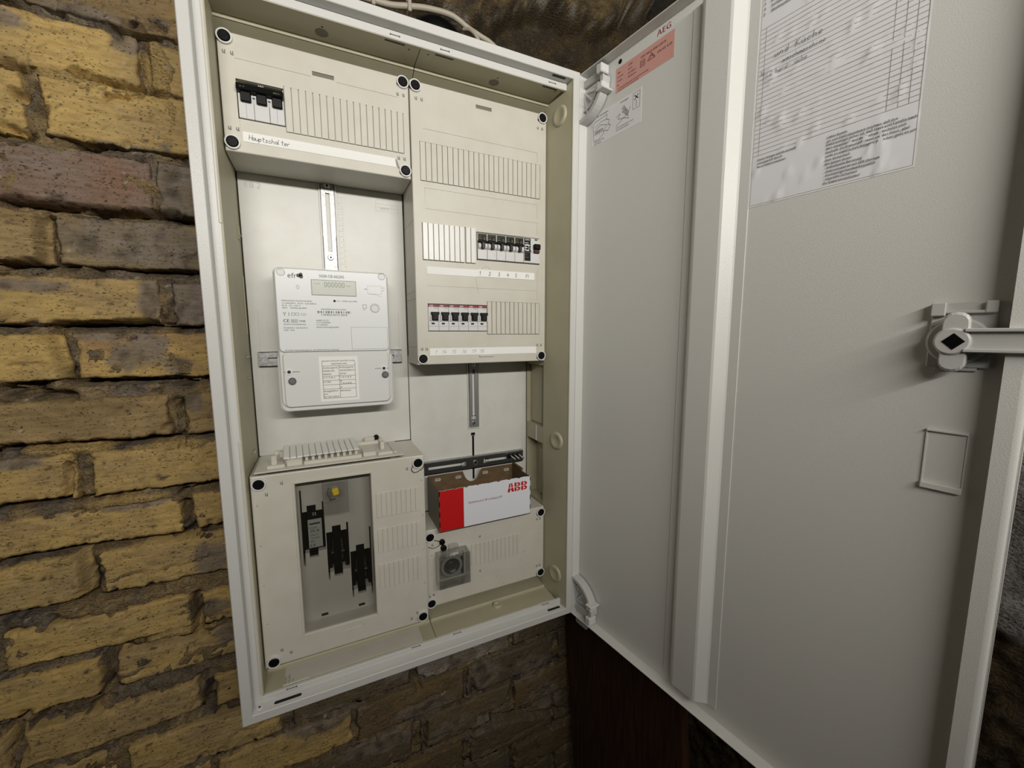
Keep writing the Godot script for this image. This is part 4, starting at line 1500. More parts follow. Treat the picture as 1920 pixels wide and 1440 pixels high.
func cover_upper_right() -> void:
	var at := Vector3(125, -442, 0)
	var t := thing("distribution_cover", at, "tall cream cover with two rows of breakers, top right", "cover panel")
	var g := geo(at)
	var holes := [[110.0, -260.0, 236.5, -211.5, 14.0, false], [20.4, -385.2, 128.2, -338.0, 14.0, false], [112.0, -10.0, 141.0, -4.2, 1.6, true], [14.2, -141.4, 237.0, -80.6, 2.6, true], [14.2, -267.0, 108.0, -206.4, 2.6, true], [128.3, -390.9, 237.2, -331.2, 2.6, true]]
	holes += grooves([[20.4, -61.0, 231.0, -60.4], [230.4, -77.0, 231.0, -61.0], [20.4, -152.0, 231.0, -151.4], [20.4, -176.0, 21.0, -152.0], [20.4, -184.5, 231.2, -183.9], [230.6, -205.0, 231.2, -184.5], [230.6, -176.0, 231.2, -152.0], [20.6, -309.0, 232.0, -308.4], [231.4, -326.0, 232.0, -309.0], [231.4, -305.0, 232.0, -270.0]])
	tray(g, M.cream, 0.9, -442, 249.8, 8, 0, -78, holes)
	# joint lines moulded into the left flank
	for q in [[-204, -0.8], [-318, -0.8], [-330, -0.8], [-412, -0.8]]:
		g.box(M.mould_mark, 0.75, q[0] - 0.35, -76, 1.0, q[0] + 0.35, -2)
	# a hair-like scratch
	g.stroke(M.mould_mark, [Vector2(107.8, -289), Vector2(109, -300), Vector2(111, -311), Vector2(112.7, -318.6)], 0.5, 0.12)
	g.stroke(M.mould_mark, [Vector2(119, -275), Vector2(124, -271), Vector2(131, -271), Vector2(136, -275)], 0.5, 0.12)
	g.box(M.groove, 112.3, -9.8, -1.8, 140.7, -4.4, -1.5)
	part("plate", g, t)
	strips(t, at, M.cream, 14.6, 236.6, 24, -140.3, -81, 0, 0.5)
	strips(t, at, M.blank_white, 14.6, 87.6, 8, -266, -207, 0, 3.0, "snap_in_blank")
	strips(t, at, M.blank_white, 89.4, 107.6, 2, -266, -207, 0, 3.2, "snap_in_blank")
	strips(t, at, M.cream, 128.6, 236.8, 12, -389.8, -331.6, 0, 0.8)
	g = geo(at)
	paper_strip(g, 20.8, -289.2, 113, -276.8, 0.3)
	part("label_strip", g, t, "blank white paper strip")
	g = geo(at)
	paper_strip(g, 110.5, -288.6, 225.3, -276.0, 0.7)
	var xs := [114.0, 132.0, 150.5, 168.0, 184.5]
	for k in 5:
		handwrite(g, M.pencil, str(k + 1), xs[k], -285.8, 1.15, 6.6, 0.8)
	handwrite(g, M.pencil, "FI", 207, -285.5, 1.15, 6.0, 0.8, 0.7)
	part("label_strip", g, t, "white paper strip numbered one to five and FI")
	g = geo(at)
	g.box(M.paper, 22, -426.6, 0, 230, -414.0, 0.6, 0.1)
	for q in [["1", 31.0], ["14", 43.0], ["15", 61.0], ["16", 80.0], ["17", 98.0], ["18", 113.5]]:
		handwrite(g, M.pencil, q[0], q[1], -423.5, 0.75, 6.0, 0.4, 0.6, 0.3)
	part("label_strip", g, t, "white paper strip with faint numbers")
	g = geo(at)
	g.rrect(M.cream, 112.2, -430.8, 142, -427.4, 1.6, 0, 2.6, 0.8)
	part("pull_tab", g, t)
	screw_caps(t, at, [[9.7, 0, 0], [240.3, 0, 0], [9.7, -431.6, 0], [240.3, -431.6, 0]],
		[[11, -17.5, 0], [20, -17.5, 0], [232, -17.5, 0], [241, -17.5, 0], [9, -415, 0], [17, -415, 0], [233, -411, 0], [241, -411, 0]])

func cover_lower_left() -> void:
	var at := Vector3(-125, -891.5, 30)
	var t := thing("fuse_cover", at, "deep cream cover with the clear fuse window, bottom left", "cover panel")
	var g := geo(at)
	var holes := [[-193.8, -854.0, -86.4, -610.0, 31.0, false], [-138.0, -868.0, -108.5, -862.5, 2.0, true]]
	for y in [-635.0, -696.4, -758.3, -819.8]:
		holes.append([-243.8, y - 1.1, -241.4, y + 1.1, 2.5, true])
		holes.append([-7.0, y - 1.1, -4.8, y + 1.1, 2.5, true])
	tray(g, M.cream, -249.4, -891.5, -0.7, -591.5, 30, -79, holes)
	part("plate", g, t)
	g = geo(at)
	g.sweep(M.cream, -197, -857, -83.5, -607, [Vector2(0, 29.8), Vector2(0.4, 31.2), Vector2(2.6, 31.2), Vector2(3.2, 29.8)])
	part("window_frame", g, t)
	# stepped plate behind the window, cut out for the three fuses
	g = geo(at)
	var cut := []
	for k in 3:
		var x0 := -190.6 + 34.6 * k
		var yt := -668.0 - 41.0 * k
		cut.append([x0, yt - 69.0, x0 + 33.4, yt, 30.0, true])
		cut.append([x0 + 9.0, yt - 78.0, x0 + 22.0, yt - 69.0, 30.0, true])
		cut.append([x0 + 9.0, yt, x0 + 22.0, yt + 9.5, 30.0, true])
	cut.append([-190.6, -668.0, -188.2, -632.0, 30.0, true])
	cut.append([-190.6, -758.0, -187.6, -737.0, 30.0, true])
	cut.append([-159.6, -668.0, -157.2, -655.0, 30.0, true])
	cut.append([-125.4, -709.0, -122.6, -697.0, 30.0, true])
	cut.append([-90.4, -750.0, -87.9, -712.0, 30.0, true])
	cut.append([-155.9, -791.0, -153.5, -778.0, 30.0, true])
	cut.append([-121.3, -832.0, -118.8, -819.0, 30.0, true])
	cut.append([-90.4, -834.0, -88.2, -819.0, 30.0, true])
	g.plate(M.cream, -193.8, -854, -86.4, -610, 0, cut, M.black)
	part("fuse_carrier_plate", g, t)
	for x in [-170.0, -112.5]:
		g = geo(at)
		g.box(M.dark, x, -850.5, 0, x + 10, -846.5, 0.4)
		part("catch_slot", g, t, "small dark slot")
	# clear window with its sealing box
	g = geo(at)
	g.box(M.clear, -192.8, -853.2, 26.2, -87.2, -610.8, 27.6, 0.5)
	part("window", g, t, "clear plastic window")
	g = geo(at)
	g.box(M.clear, -157.0, -667, 27.6, -121.5, -613, 29.6, 0.8)
	g.box(M.clear_thick, -157.6, -667, 27.6, -156.4, -613, 34, 0.4)
	g.box(M.clear_thick, -122.0, -667, 27.6, -120.8, -613, 34, 0.4)
	part("seal_pocket", g, t, "clear sealing pocket")
	g = geo(at)
	g.xf = Transform3D(Basis(Vector3(0, 0, 1), 0.2), Vector3(-139, -631, 0))
	g.rrect(M.yellow_seal, -4.5, -5, 4.5, 6, 2, 29.6, 35, 1)
	g.stroke(M.wire, [Vector2(-9, -8), Vector2(-12, 2), Vector2(-8, 10), Vector2(-3, 4)], 0.7, 34)
	g.stroke(M.wire, [Vector2(-11, -10), Vector2(-3, -11)], 1.6, 32)
	part("lead_seal", g, t, "yellow wire seal")
	for r in [[-686.5, -645.5], [-747.5, -706.2], [-810.5, -767.5]]:
		strips(t, at, M.cream, -80.4, -9.6, 9, r[0], r[1], 30, 1.4, "moulded_rib")
	screw_caps(t, at, [[-238.7, -603, 30], [-11.3, -603, 30], [-237.5, -883, 30], [-11, -880.5, 30]],
		[[-210, -606, 30], [-230, -620, 30], [-29, -611, 30], [-214, -876, 30], [-226, -868, 30], [-20, -872, 30], [-30, -880, 30]])
	g = geo(at)
	g.tube(M.wire, rounded([Vector3(-20, -608, 31), Vector3(-22, -614, 32), Vector3(-16, -619, 32), Vector3(-4, -613, 33), Vector3(-1, -606, 33)]), 0.6, 5)
	part("seal_wire", g, t, "thin sealing wire loop")

func cover_lower_right() -> void:
	var at := Vector3(125, -891.5, 0)
	var t := thing("terminal_cover_panel", at, "low cream cover with a clear capped fuse socket, bottom right", "cover panel")
	var g := geo(at)
	var holes := [[30.0, -843.0, 76.0, -795.0, 12.0, true], [113.0, -868.5, 143.0, -863.5, 2.0, true]]
	for q in [[205.2, -828.7], [195.2, -845.4], [15.0, -791.0], [14.0, -826.0]]:
		holes.append([q[0] - 1.1, q[1] - 1.1, q[0] + 1.1, q[1] + 1.1, 2.5, true])
	tray(g, M.cream, 0.8, -891.5, 249.8, -741.5, 0, -79, holes)
	part("plate", g, t)
	strips(t, at, M.cream, 82, 196.5, 13, -831, -787.2, 0, 1.3, "moulded_rib")
	screw_caps(t, at, [[12.3, -754.4, 0], [241.6, -751.8, 0], [12, -883, 0], [241.6, -882.4, 0]],
		[[234, -766, 0], [241, -766, 0], [234, -868, 0], [241, -868, 0], [10, -870, 0], [17, -868, 0], [17, -771, 0], [109, -775, 0], [109, -845, 0]])

# ------------------------------------------------------------------ switchgear
func main_switch() -> void:
	var at := Vector3(-203, -98, 0)
	var t := thing("main_switch", at, "three-pole main switch with black tie bar over three toggles", "switch")
	var g := geo(at)
	# stepped body profile, three modules
	for k in 3:
		var x0 := -230.2 + k * 18.2
		g.box(M.white_plastic, x0, -97.2, -13, x0 + 18.0, -76.0, 1.0, 0.6)
		g.box(M.white_plastic, x0, -76.6, -13, x0 + 18.0, -50, 0.4, 0.4)
	part("body", g, t)
	g = geo(at)
	g.box(M.black, -229.6, -57, 0.2, -176.6, -49.4, 2.0, 0.4)
	g.text(M.olive_print, "E 63 A", -228.4, -54.6, 2.1, 2.4, 8)
	g.text(M.paper, "AEG", -206, -54.4, 2.1, 2.6)
	g.stroke(M.olive_print, [Vector2(-228.5, -50.8), Vector2(-178, -50.8)], 0.5, 2.1)
	part("name_plate", g, t, "black printed name plate")
	g = geo(at)
	g.xf = Transform3D(Basis(Vector3(1, 0, 0), -0.18), Vector3(0, -60.5, 4))
	g.box(M.black, -231.2, -4.8, -3, -175.6, 4.6, 4.5, 1.2)
	g.text(M.olive_print, "400 V~", -188, -2.0, 4.55, 2.2, 9)
	g.text(M.ink_grey, "3 P", -227, -1.8, 4.55, 2.0, 6)
	part("tie_bar", g, t, "black tie bar")
	for k in 3:
		g = geo(at)
		var x := -227.2 + k * 18.6
		g.box(M.black, x, -77, 0, x + 12.4, -63, 5.0, 1.0)
		part("toggle", g, t)
	for x in [-212.0, -193.5]:
		g = geo(at)
		g.box(M.black, x - 1.4, -70.2, 0.4, x + 1.6, -68.8, 0.7)
		part("test_hole", g, t)
	for x in [-221.3, -212.0, -193.6, -184.8]:
		g = geo(at)
		g.box(M.ink_grey, x - 0.15, -96.4, 1.0, x + 0.15, -78, 1.08)
		part("module_line", g, t)

func breakers() -> void:
	# five black-labelled breakers of the middle row
	var at := Vector3(120.4, -258, 0)
	var t := thing("circuit_breaker", at, "", "circuit breaker", "black-labelled breakers of the middle row")
	var g := geo(at)
	g.box(M.white_plastic, 111.8, -257.8, -13, 129.4, -241.5, 1.4, 0.5)
	g.box(M.white_plastic, 111.8, -242, -13, 129.4, -213.2, 0.4, 0.4)
	part("body", g, t)
	g = geo(at)
	g.box(M.black, 112.8, -230, 0.3, 128.6, -214.2, 1.4, 0.3)
	g.stroke(M.olive_print, [Vector2(114, -216.2), Vector2(127, -216.2)], 0.5, 1.5)
	g.stroke(M.olive_print, [Vector2(114, -219), Vector2(118.5, -219)], 0.7, 1.5)
	g.stroke(M.olive_print, [Vector2(114, -222.6), Vector2(119, -222.6)], 1.0, 1.5)
	g.stroke(M.olive_print, [Vector2(123, -224), Vector2(124.5, -219.5), Vector2(126.5, -224), Vector2(123, -224)], 0.7, 1.5)
	part("name_plate", g, t, "black printed name plate")
	g = geo(at)
	g.box(M.soft_black, 111.9, -230.5, 0.3, 129.3, -226, 5.0, 1.0)
	g.box(M.brown_toggle, 117.6, -240.6, 0.3, 123.6, -229, 6.5, 1.2)
	part("toggle", g, t, "dark toggle")
	for x in [114.6, 126.6]:
		g = geo(at)
		g.xf = Transform3D(Basis(Vector3(0, 0, 1), PI / 2).rotated(Vector3(0, 1, 0), 0), Vector3(x, -235.4, 0.6))
		g.tube(M.white_plastic, [Vector3(0, -2.2, 0), Vector3(0, -1.8, 0), Vector3(0, 1.8, 0), Vector3(0, 2.2, 0)], 5.2, 14)
		part("toggle_guard", g, t)
	var says := ["first black-labelled breaker, beside the white snap-in blanks", "second black-labelled breaker, above handwritten number two", "third black-labelled breaker, above handwritten number three", "fourth black-labelled breaker, above handwritten number four", "fifth black-labelled breaker, beside the residual current switch"]
	t.set_meta("label", says[0])
	for k in range(1, 5):
		copy_of(t, at + Vector3(18.15 * k, 0, 0), says[k])
	# residual current switch
	at = Vector3(219, -258, 0)
	t = thing("residual_current_switch", at, "residual current switch with black print and black-red toggle", "switch")
	g = geo(at)
	g.box(M.white_plastic, 202.6, -257.8, -13, 236.2, -240, 1.6, 0.5)
	g.box(M.white_plastic, 202.6, -240.4, -13, 236.2, -212.6, 0.8, 0.5)
	part("body", g, t)
	g = geo(at)
	g.box(M.black, 203.6, -254.5, 1.4, 216.6, -213.6, 1.9, 0.2)
	g.text(M.paper, "AEG", 205, -217.6, 2.0, 2.6, 9)
	for k in 7:
		g.stroke(M.ink_grey if k > 3 else M.paper, [Vector2(204.6, -222 - k * 4.3), Vector2(212.0 + 3.0 * sin(k * 2.1), -222 - k * 4.3)], 1.4 if k in [1, 2] else 0.8, 2.0)
	g.frame_line(M.paper, 206, -236, 213, -225, 0.8, 2.0)
	part("name_plate", g, t, "black printed name plate")
	g = geo(at)
	g.box(M.soft_black, 222.0, -233.5, 0.8, 235.4, -223.5, 8.0, 1.5)
	g.box(M.dark_red, 222.6, -239.6, 0.8, 234.4, -232.8, 5.5, 1.0)
	part("toggle", g, t, "black and dark red toggle")
	g = geo(at)
	g.box(M.green_button, 225.6, -216.2, 0.8, 231.4, -213.4, 2.6, 0.5)
	part("test_button", g, t, "small yellow-green button")
	g = geo(at)
	g.ring(M.white_plastic, 222, -232, 4.2, 6.4, 0.5, 3.2, PI * 0.6, PI * 1.4, 8)
	part("toggle_guard", g, t)
	# six red-striped breakers of the lower row
	at = Vector3(29.6, -384, 0)
	t = thing("red_striped_breaker", at, "", "circuit breaker", "red-striped breakers of the lower row")
	g = geo(at)
	g.box(M.white_plastic, 20.9, -384, -13, 38.4, -368.2, 1.6, 0.4)
	g.box(M.white_plastic, 20.9, -368.6, -13, 38.4, -339.4, 0.6, 0.4)
	g.box(M.ink_grey, 21.3, -376.4, 1.6, 38.0, -376.1, 1.68)
	g.text(M.ink_grey, "C16", 31, -346.5, 0.7, 2.2)
	part("body", g, t)
	g = geo(at)
	g.box(M.maroon, 20.9, -343.4, 0.5, 38.4, -339.6, 1.2, 0.2)
	g.text(M.paper, "ABB", 23.0, -342.6, 1.28, 2.2, 6.4)
	part("red_stripe", g, t, "dark red stripe with small white lettering")
	g = geo(at)
	g.prism(M.black, [Vector2(25.2, -352.2), Vector2(25.0, -355.5), Vector2(26.9, -358), Vector2(26.9, -365.8), Vector2(37.0, -365.8), Vector2(37.0, -358), Vector2(38.9, -355.5), Vector2(38.7, -352.2)], 0.5, 7.0, 0.9)
	part("toggle", g, t, "black toggle")
	for x in [24.6, 38.0]:
		g = geo(at)
		g.box(M.white_plastic, x - 1.3, -367.5, 0.5, x + 1.3, -357.5, 4.2, 0.9)
		part("toggle_guard", g, t)
	g = geo(at)
	g.box(M.black, 25.8, -373.0, 1.6, 31.2, -370.2, 1.9, 0.1)
	part("indicator", g, t, "small black indicator window")
	var ord := ["first", "second", "third", "fourth", "fifth", "sixth"]
	t.set_meta("label", "first red-striped breaker from the left in the lower row")
	for k in range(1, 6):
		copy_of(t, at + Vector3(17.85 * k, 0, 0), "%s red-striped breaker from the left in the lower row" % ord[k] if k < 5 else "sixth red-striped breaker, beside the cream blanking strips")

# ------------------------------------------------------------------ electricity meter
func meter() -> void:
	var at := Vector3(-122, -510, -74)
	var t := thing("electricity_meter", at, "white electronic electricity meter with display and paper sticker", "electricity meter")
	var F := -20.0
	var g := geo(at)
	g.rrect(M.meter_grey, -207, -505, -40, -288.5, 9, -74, -24, 3, 5)
	part("housing", g, t)
	g = geo(at)
	g.rrect(M.meter_white, -204.5, -416.6, -42, -290.5, 6, -25, F, 1.2, 5)
	var z := F + 0.1
	var I: Material = M.ink_grey
	g.text(I, "efr", -187, -304.5, z, 6.6, 11.5)
	g.disc(I, -172.5, -300.5, 2.8, F, z, 0, 4)
	g.disc(I, -169.0, -298.6, 2.6, F, z, 0, 4)
	g.disc(I, -168.8, -302.0, 2.8, F, z, 0, 4)
	g.text(I, "SGM-CB-A6205", -143.8, -301.6, z, 4.2, 36)
	g.text(M.faint_mark, "0", -176.4, -321, z, 6.4)
	var rows := [["Elektronischer Drehstromzähler", -197, -339.6, 41.5], ["3 x 230/400 V   50 Hz   0,25-5(60) A", -197, -343.4, 47.5], ["Kl. A   -25...+55 °C", -197, -347.0, 25], ["2023     Schaltung 4000", -197, -350.6, 33], ["DE-MTP 22 B 008 MI-003", -196.5, -375.4, 30], ["EN 50470-1  EN 50470-3", -196.5, -380.8, 32], ["8.80 - VK2", -196.5, -384.2, 14], ["Identifikationsnummer", -143.5, -351.4, 36.5], ["mME 2S ET", -151.5, -368.9, 18], ["117-520006", -151.5, -372.3, 20], ["11120501", -151.5, -375.8, 16], ["Zweirichtungszähler", -151.7, -379.6, 33], ["efr GmbH, Nymphenburger Str. 20a, 80335 München, Germany", -197, -415.2, 76]]
	for r in rows:
		g.text(M.ink, r[0], r[1], r[2], z, 2.0, r[3])
	g.text(M.ink, "1 EFR23 6515 2918", -144, -360.6, z, 2.9, 38)
	g.text(M.ink, "CE", -196.6, -371.2, z, 4.4, 8)
	g.frame_line(M.ink, -186, -371.4, -177.5, -367, 0.4, z)
	g.text(M.ink, "M23", -185, -370.4, z, 2.4, 6.4)
	g.text(M.ink, "1948", -175.5, -370.8, z, 3.0, 8.5)
	g.disc(M.ink, -123.6, -337.2, 1.9, F, z, 0, 4)
	g.text(M.ink, "R L = 10000 Imp./kWh", -120, -338.2, z, 2.0, 30)
	# bar code
	var x := -149.0
	var k := 0
	while x < -100.5:
		var w := 0.35 + 0.35 * float((k * 7 + 3) % 4)
		if k % 3 != 2:
			g.stroke(M.ink, [Vector2(x + w / 2, -356.4), Vector2(x + w / 2, -353.4)], w * 0.8, z)
		x += w + 0.35
		k += 1
	# small symbols
	g.stroke(M.ink, [Vector2(-196.5, -356.5), Vector2(-194.5, -358.5), Vector2(-192.5, -356.5)], 0.6, z)
	g.stroke(M.ink, [Vector2(-194.5, -358.5), Vector2(-194.5, -361.5)], 0.6, z)
	g.stroke(M.ink, [Vector2(-188.6, -356.5), Vector2(-188.6, -361.5)], 0.6, z)
	g.frame_line(I, -185, -360.5, -181, -357, 0.5, z)
	g.frame_line(I, -179.5, -360.5, -175, -357, 0.5, z)
	g.text(I, "1-0:1.8.0", -173, -358.6, z, 1.5, 8)
	g.text(I, "1-0:2.8.0", -173, -360.8, z, 1.5, 8)
	g.frame_line(M.mould_mark, -101, -413.5, -44.5, -378.4, 0.5, z)
	g.frame_line(M.mould_mark, -73, -324, -51.5, -311, 0.3, z)
	g.stroke(M.ink, [Vector2(-78, -316.6), Vector2(-74, -316.6)], 0.7, z)
	g.stroke(M.ink, [Vector2(-50, -313.6), Vector2(-46.5, -313.6)], 0.5, z)
	g.stroke(M.ink, [Vector2(-50, -318), Vector2(-47.5, -318)], 0.5, z)
	g.stroke(M.mould_mark, [Vector2(-73, -324), Vector2(-62, -324.6), Vector2(-52, -328)], 0.4, z)
	g.frame_line(I, -81.5, -347.5, -76, -342, 0.5, z)
	g.text(I, "D0", -81, -350.6, z, 1.6)
	part("face_plate", g, t, "white printed face plate")
	g = geo(at)
	g.box(M.meter_grey, -155.4, -328.9, F - 0.5, -90.8, -305.4, F + 0.5, 0.3)
	g.box(M.lcd, -154.6, -328.1, F, -91.6, -306.2, F + 0.62)
	g.frame_line(I, -155.2, -328.7, -91, -305.6, 0.6, F + 0.66)
	g.text(M.lcd_digit, "000000", -137.5, -316.4, F + 0.7, 8.0, 30)
	g.text(M.lcd_digit, "1.8.0", -152, -312.5, F + 0.7, 2.0, 9)
	g.text(M.lcd_digit, "kWh", -105, -314.5, F + 0.7, 2.2, 6)
	part("display", g, t, "pale display reading zeros")
	for q in [[-195.8, -296.6], [-50.3, -295.2]]:
		g = geo(at)
		g.ring(M.groove, q[0], q[1], 5.2, 5.7, F - 0.5, F + 0.25, 0, TAU, 18)
		g.disc(M.white_plastic, q[0], q[1], 4.7, F - 0.5, F + 0.15, 0.3)
		g.stroke(M.mould_mark, [Vector2(q[0] - 3.6, q[1] + 2.6), Vector2(q[0] + 1, q[1] + 3.6)], 0.4, F + 0.2)
		part("corner_screw", g, t)
	g = geo(at)
	g.ring(M.groove, -62.8, -347, 6.8, 7.3, F - 0.5, F + 0.3, 0, TAU, 20)
	g.ring(M.white_plastic, -62.8, -347, 5.2, 6.8, F - 0.5, F + 0.9, 0, TAU, 20)
	g.disc(M.meter_grey, -62.8, -347, 5.2, F - 0.5, F + 0.3, 0.5)
	part("optical_port", g, t, "round optical port")
	# terminal cover with its wider skirt
	g = geo(at)
	g.rrect(M.meter_grey, -209, -511, -36.8, -418, 10, -70, -26, 2.5, 5)
	g.rrect(M.meter_grey, -202, -503.5, -43.5, -417.2, 7, -27.5, F - 1, 1.8, 5)
	part("terminal_cover", g, t)
	for q in [[-193.8, -447.6, -201.0, -179.0], [-52.4, -447.0, -66.7, -45.0]]:
		g = geo(at)
		g.ring(M.meter_white, q[0], q[1], 2.6, 4.6, F - 1.4, F + 0.2, 0, TAU, 16)
		g.disc(M.dark, q[0], q[1], 2.5, F - 1.4, F - 0.7)
		g.box(M.ink_grey, q[2], q[1] - 0.4, F - 1.3, q[0] - 4.6, q[1] + 0.4, F - 0.8)
		g.box(M.ink_grey, q[0] + 4.6, q[1] - 0.4, F - 1.3, q[3], q[1] + 0.4, F - 0.8)
		part("sealing_screw", g, t)
	for q in [[-190, -461.6], [-50.7, -457.4]]:
		g = geo(at)
		g.disc(M.lead, q[0], q[1], 5.4, F - 1, F + 3.5, 1.0, 5)
		part("lead_seal", g, t, "round grey lead seal")
	sticker(t, at, F - 0.9)

func sticker(t: Node3D, at: Vector3, z: float) -> void:
	var g := geo(at)
	g.box(M.paper, -151.4, -497.3, z - 0.3, -93.4, -425.0, z + 0.15)
	z += 0.25
	var L := -147.0
	var R := -98.0
	for y in [-440.0, -456.5, -463.5, -470.5, -477.5, -492.5]:
		g.stroke(M.ink, [Vector2(L, y), Vector2(R, y)], 0.5, z)
	g.stroke(M.ink, [Vector2(L, -433), Vector2(L, -492.5)], 0.5, z)
	g.stroke(M.ink, [Vector2(R, -433), Vector2(R, -492.5)], 0.5, z)
	g.stroke(M.ink, [Vector2(-122.5, -440), Vector2(-122.5, -492.5)], 0.5, z)
	var bold := [["DIESER ZÄHLER GEHÖRT ZUM", -147, -432.6, 1.9, 48], ["GERÄTEWECHSEL", -134, -437.4, 2.2, 24], ["Ausbaugerät", -146.5, -444.4, 2.4, 22], ["Einbaugerät", -121.5, -444.2, 2.4, 21], ["50040-05-", -146.5, -449.4, 2.6, 18], ["1EFR236515", -121.5, -449.2, 2.6, 22.5], ["44032", -146.5, -454.6, 2.6, 12], ["2918", -121.5, -454.4, 2.6, 9], ["1-1:1.8.1", -146.5, -460.2, 2.4, 17], ["1-0:1.8.0", -121.5, -460.0, 2.4, 17], ["51781", -146.5, -467.4, 2.6, 11], ["0", -121.5, -466.4, 2.4, 2.2], ["1-0:2.8.0", -121.5, -470.0, 2.4, 17], ["0", -121.5, -476.2, 2.4, 2.2], ["Ausgeführt", -146.5, -482.2, 2.6, 21], ["am:", -146.5, -486.6, 2.4, 6], ["07.09.2024", -146.5, -491.4, 2.6, 22], ["Monteur:", -121.5, -482.2, 2.6, 16]]
	for r in bold:
		g.text(M.ink, r[0], r[1], r[2], z, r[3], r[4])
	part("sticker", g, t, "white paper sticker with a printed table")

# ------------------------------------------------------------------ fuses
func fuses() -> void:
	for k in 3:
		var x0 := -190.6 + 34.6 * k
		var yt := -668.0 - 41.0 * k
		var at := Vector3(x0 + 16, yt - 69, -29)
		var t := thing("fuse_switch", at, ["fuse switch with silver printed fuse label, left in window", "middle fuse switch with brass fuse and bright bar", "lowest fuse switch, dark, at right in the window"][k], "fuse", "fuses behind the clear window")
		var g := geo(at)
		g.box(M.soft_black, x0 + 1, yt - 68, -29, x0 + 32.6, yt - 1, -22, 1)
		g.box(M.soft_black, x0 + 9.6, yt - 77.2, -29, x0 + 21.4, yt + 8.8, -4, 0.8)
		g.box(M.soft_black, x0 + 1, yt - 68, -22, x0 + 7, yt - 1, -10, 1)
		g.box(M.soft_black, x0 + 27, yt - 68, -22, x0 + 32.6, yt - 1, -8, 1)
		part("body", g, t)
		g = geo(at)
		if k == 0:
			g.box(M.soft_black, x0 + 8, yt - 64, -8, x0 + 30, yt - 1.5, -1, 1)
			part("carrier", g, t)
			g = geo(at)
			g.box(M.fuse_paper, x0 + 9.2, yt - 62, -1.2, x0 + 29.2, yt - 14.5, -0.5, 0.2)
			g.box(M.ink, x0 + 11.5, yt - 23, -0.5, x0 + 27, yt - 20.5, -0.42)
			for r in [["FUSE", -30, 2.6, 10], ["35 A", -36, 4.4, 13], ["500 V", -42, 2.4, 11], ["120 kA", -47, 2.2, 13], ["gG", -52, 2.2, 6]]:
				g.text(M.ink, r[0], x0 + 12, yt + r[1], -0.42, r[2], r[3])
			g.text(M.ink, "CE", x0 + 11, yt - 60, -0.42, 4.2, 8)
			part("fuse_label", g, t, "silver printed fuse label")
			g = geo(at)
			for q in [[0, 0], [3.2, 0], [0, 3.0], [3.2, 3.0]]:
				g.box(M.paper, x0 + 17 + q[0], yt - 8 + q[1], -1, x0 + 18.4 + q[0], yt - 6.8 + q[1], -0.6)
			part("contact_studs", g, t)
		else:
			g.disc(M.brass, x0 + 16, yt - 24, 8, -22, -6, 1.5)
			part("fuse_contact", g, t)
			g = geo(at)
			g.box(M.steel_bar, x0 + 8, yt - 37, -22, x0 + 25, yt - 30, -9, 1)
			part("fuse_body", g, t)
			g = geo(at)
			g.box(M.screw, x0 + 6, yt - 40, -15, x0 + 26, yt - 38.2, -5, 0.4)
			part("bright_bar", g, t, "bright metal bar")
			g = geo(at)
			g.ring(M.steel_bar, x0 + 17, yt - 49, 5, 7.5, -22, -6, 0, TAU, 18)
			g.disc(M.steel_bar, x0 + 17, yt - 49, 2.2, -22, -7, 0.5)
			part("clamp_ring", g, t)
	# capped screw-in fuse socket of the lower right cover
	var at := Vector3(53, -844, 0)
	var t := thing("fuse_socket", at, "round fuse socket under a clear plastic cap, bottom right", "fuse socket")
	var g := geo(at)
	g.box(M.porcelain, 31, -842, -11, 75, -796, -2, 1)
	g.ring(M.porcelain, 50.5, -817, 15.5, 20.5, -2, 7, 0, TAU, 26)
	part("socket", g, t)
	g = geo(at)
	g.disc(M.dark, 50.5, -817, 15.5, -6, -1.5)
	g.ring(M.steel_bar, 50.5, -817, 13.5, 15.4, -1.5, 5.5, 0, TAU, 26)
	g.ring(M.screw, 50.5, -817, 11.5, 13.0, -1.5, 3.0, PI, TAU, 14)
	g.disc(M.steel_bar, 50.5, -817, 5, -1.5, 1, 0.6)
	part("contact_ring", g, t, "dark contact ring")
	g = geo(at)
	g.box(M.black, 70.5, -838, -2, 73.0, -806, 3)
	part("side_slot", g, t)
	g = geo(at)
	# hollow clear cap
	g.box(M.clear_thick, 22, -846, 24, 80, -786, 25.6, 0.6)
	g.box(M.clear_thick, 21.4, -846, 0, 23, -786, 25, 0.4)
	g.box(M.clear_thick, 79, -846, 0, 80.6, -786, 25, 0.4)
	g.box(M.clear_thick, 23, -846.6, 0, 79, -845, 25, 0.4)
	g.box(M.clear_thick, 23, -787, 0, 79, -785.4, 25, 0.4)
	part("clear_cap", g, t, "clear plastic cap")
	g = geo(at)
	g.rrect(M.clear_thick, 44, -787, 62, -772, 3, 6, 14, 1)
	part("seal_lug", g, t, "clear sealing lug")
	# seals hanging by wire
	at = Vector3(35, -771, 0)
	t = thing("wire_seal", at, "black round seal on wire between screw cap and fuse socket", "seal")
	g = geo(at)
	g.disc(M.soft_black, 34.5, -768.2, 5.2, 0, 5, 1.2)
	part("seal", g, t)
	g = geo(at)
	g.tube(M.wire, rounded([Vector3(19, -761, 3), Vector3(26, -763, 4), Vector3(31, -766, 3)]), 0.55, 5)
	part("wire", g, t)
	g = geo(at)
	g.tube(M.wire, rounded([Vector3(9, -772, 1.5), Vector3(16, -776, 2.5), Vector3(24, -775, 3), Vector3(31, -771, 3)]), 0.55, 5)
	part("wire", g, t)
	at = Vector3(37, -783, 0)
	t = thing("wire_seal", at, "black round seal tucked against the clear cap of the fuse socket", "seal")
	g = geo(at)
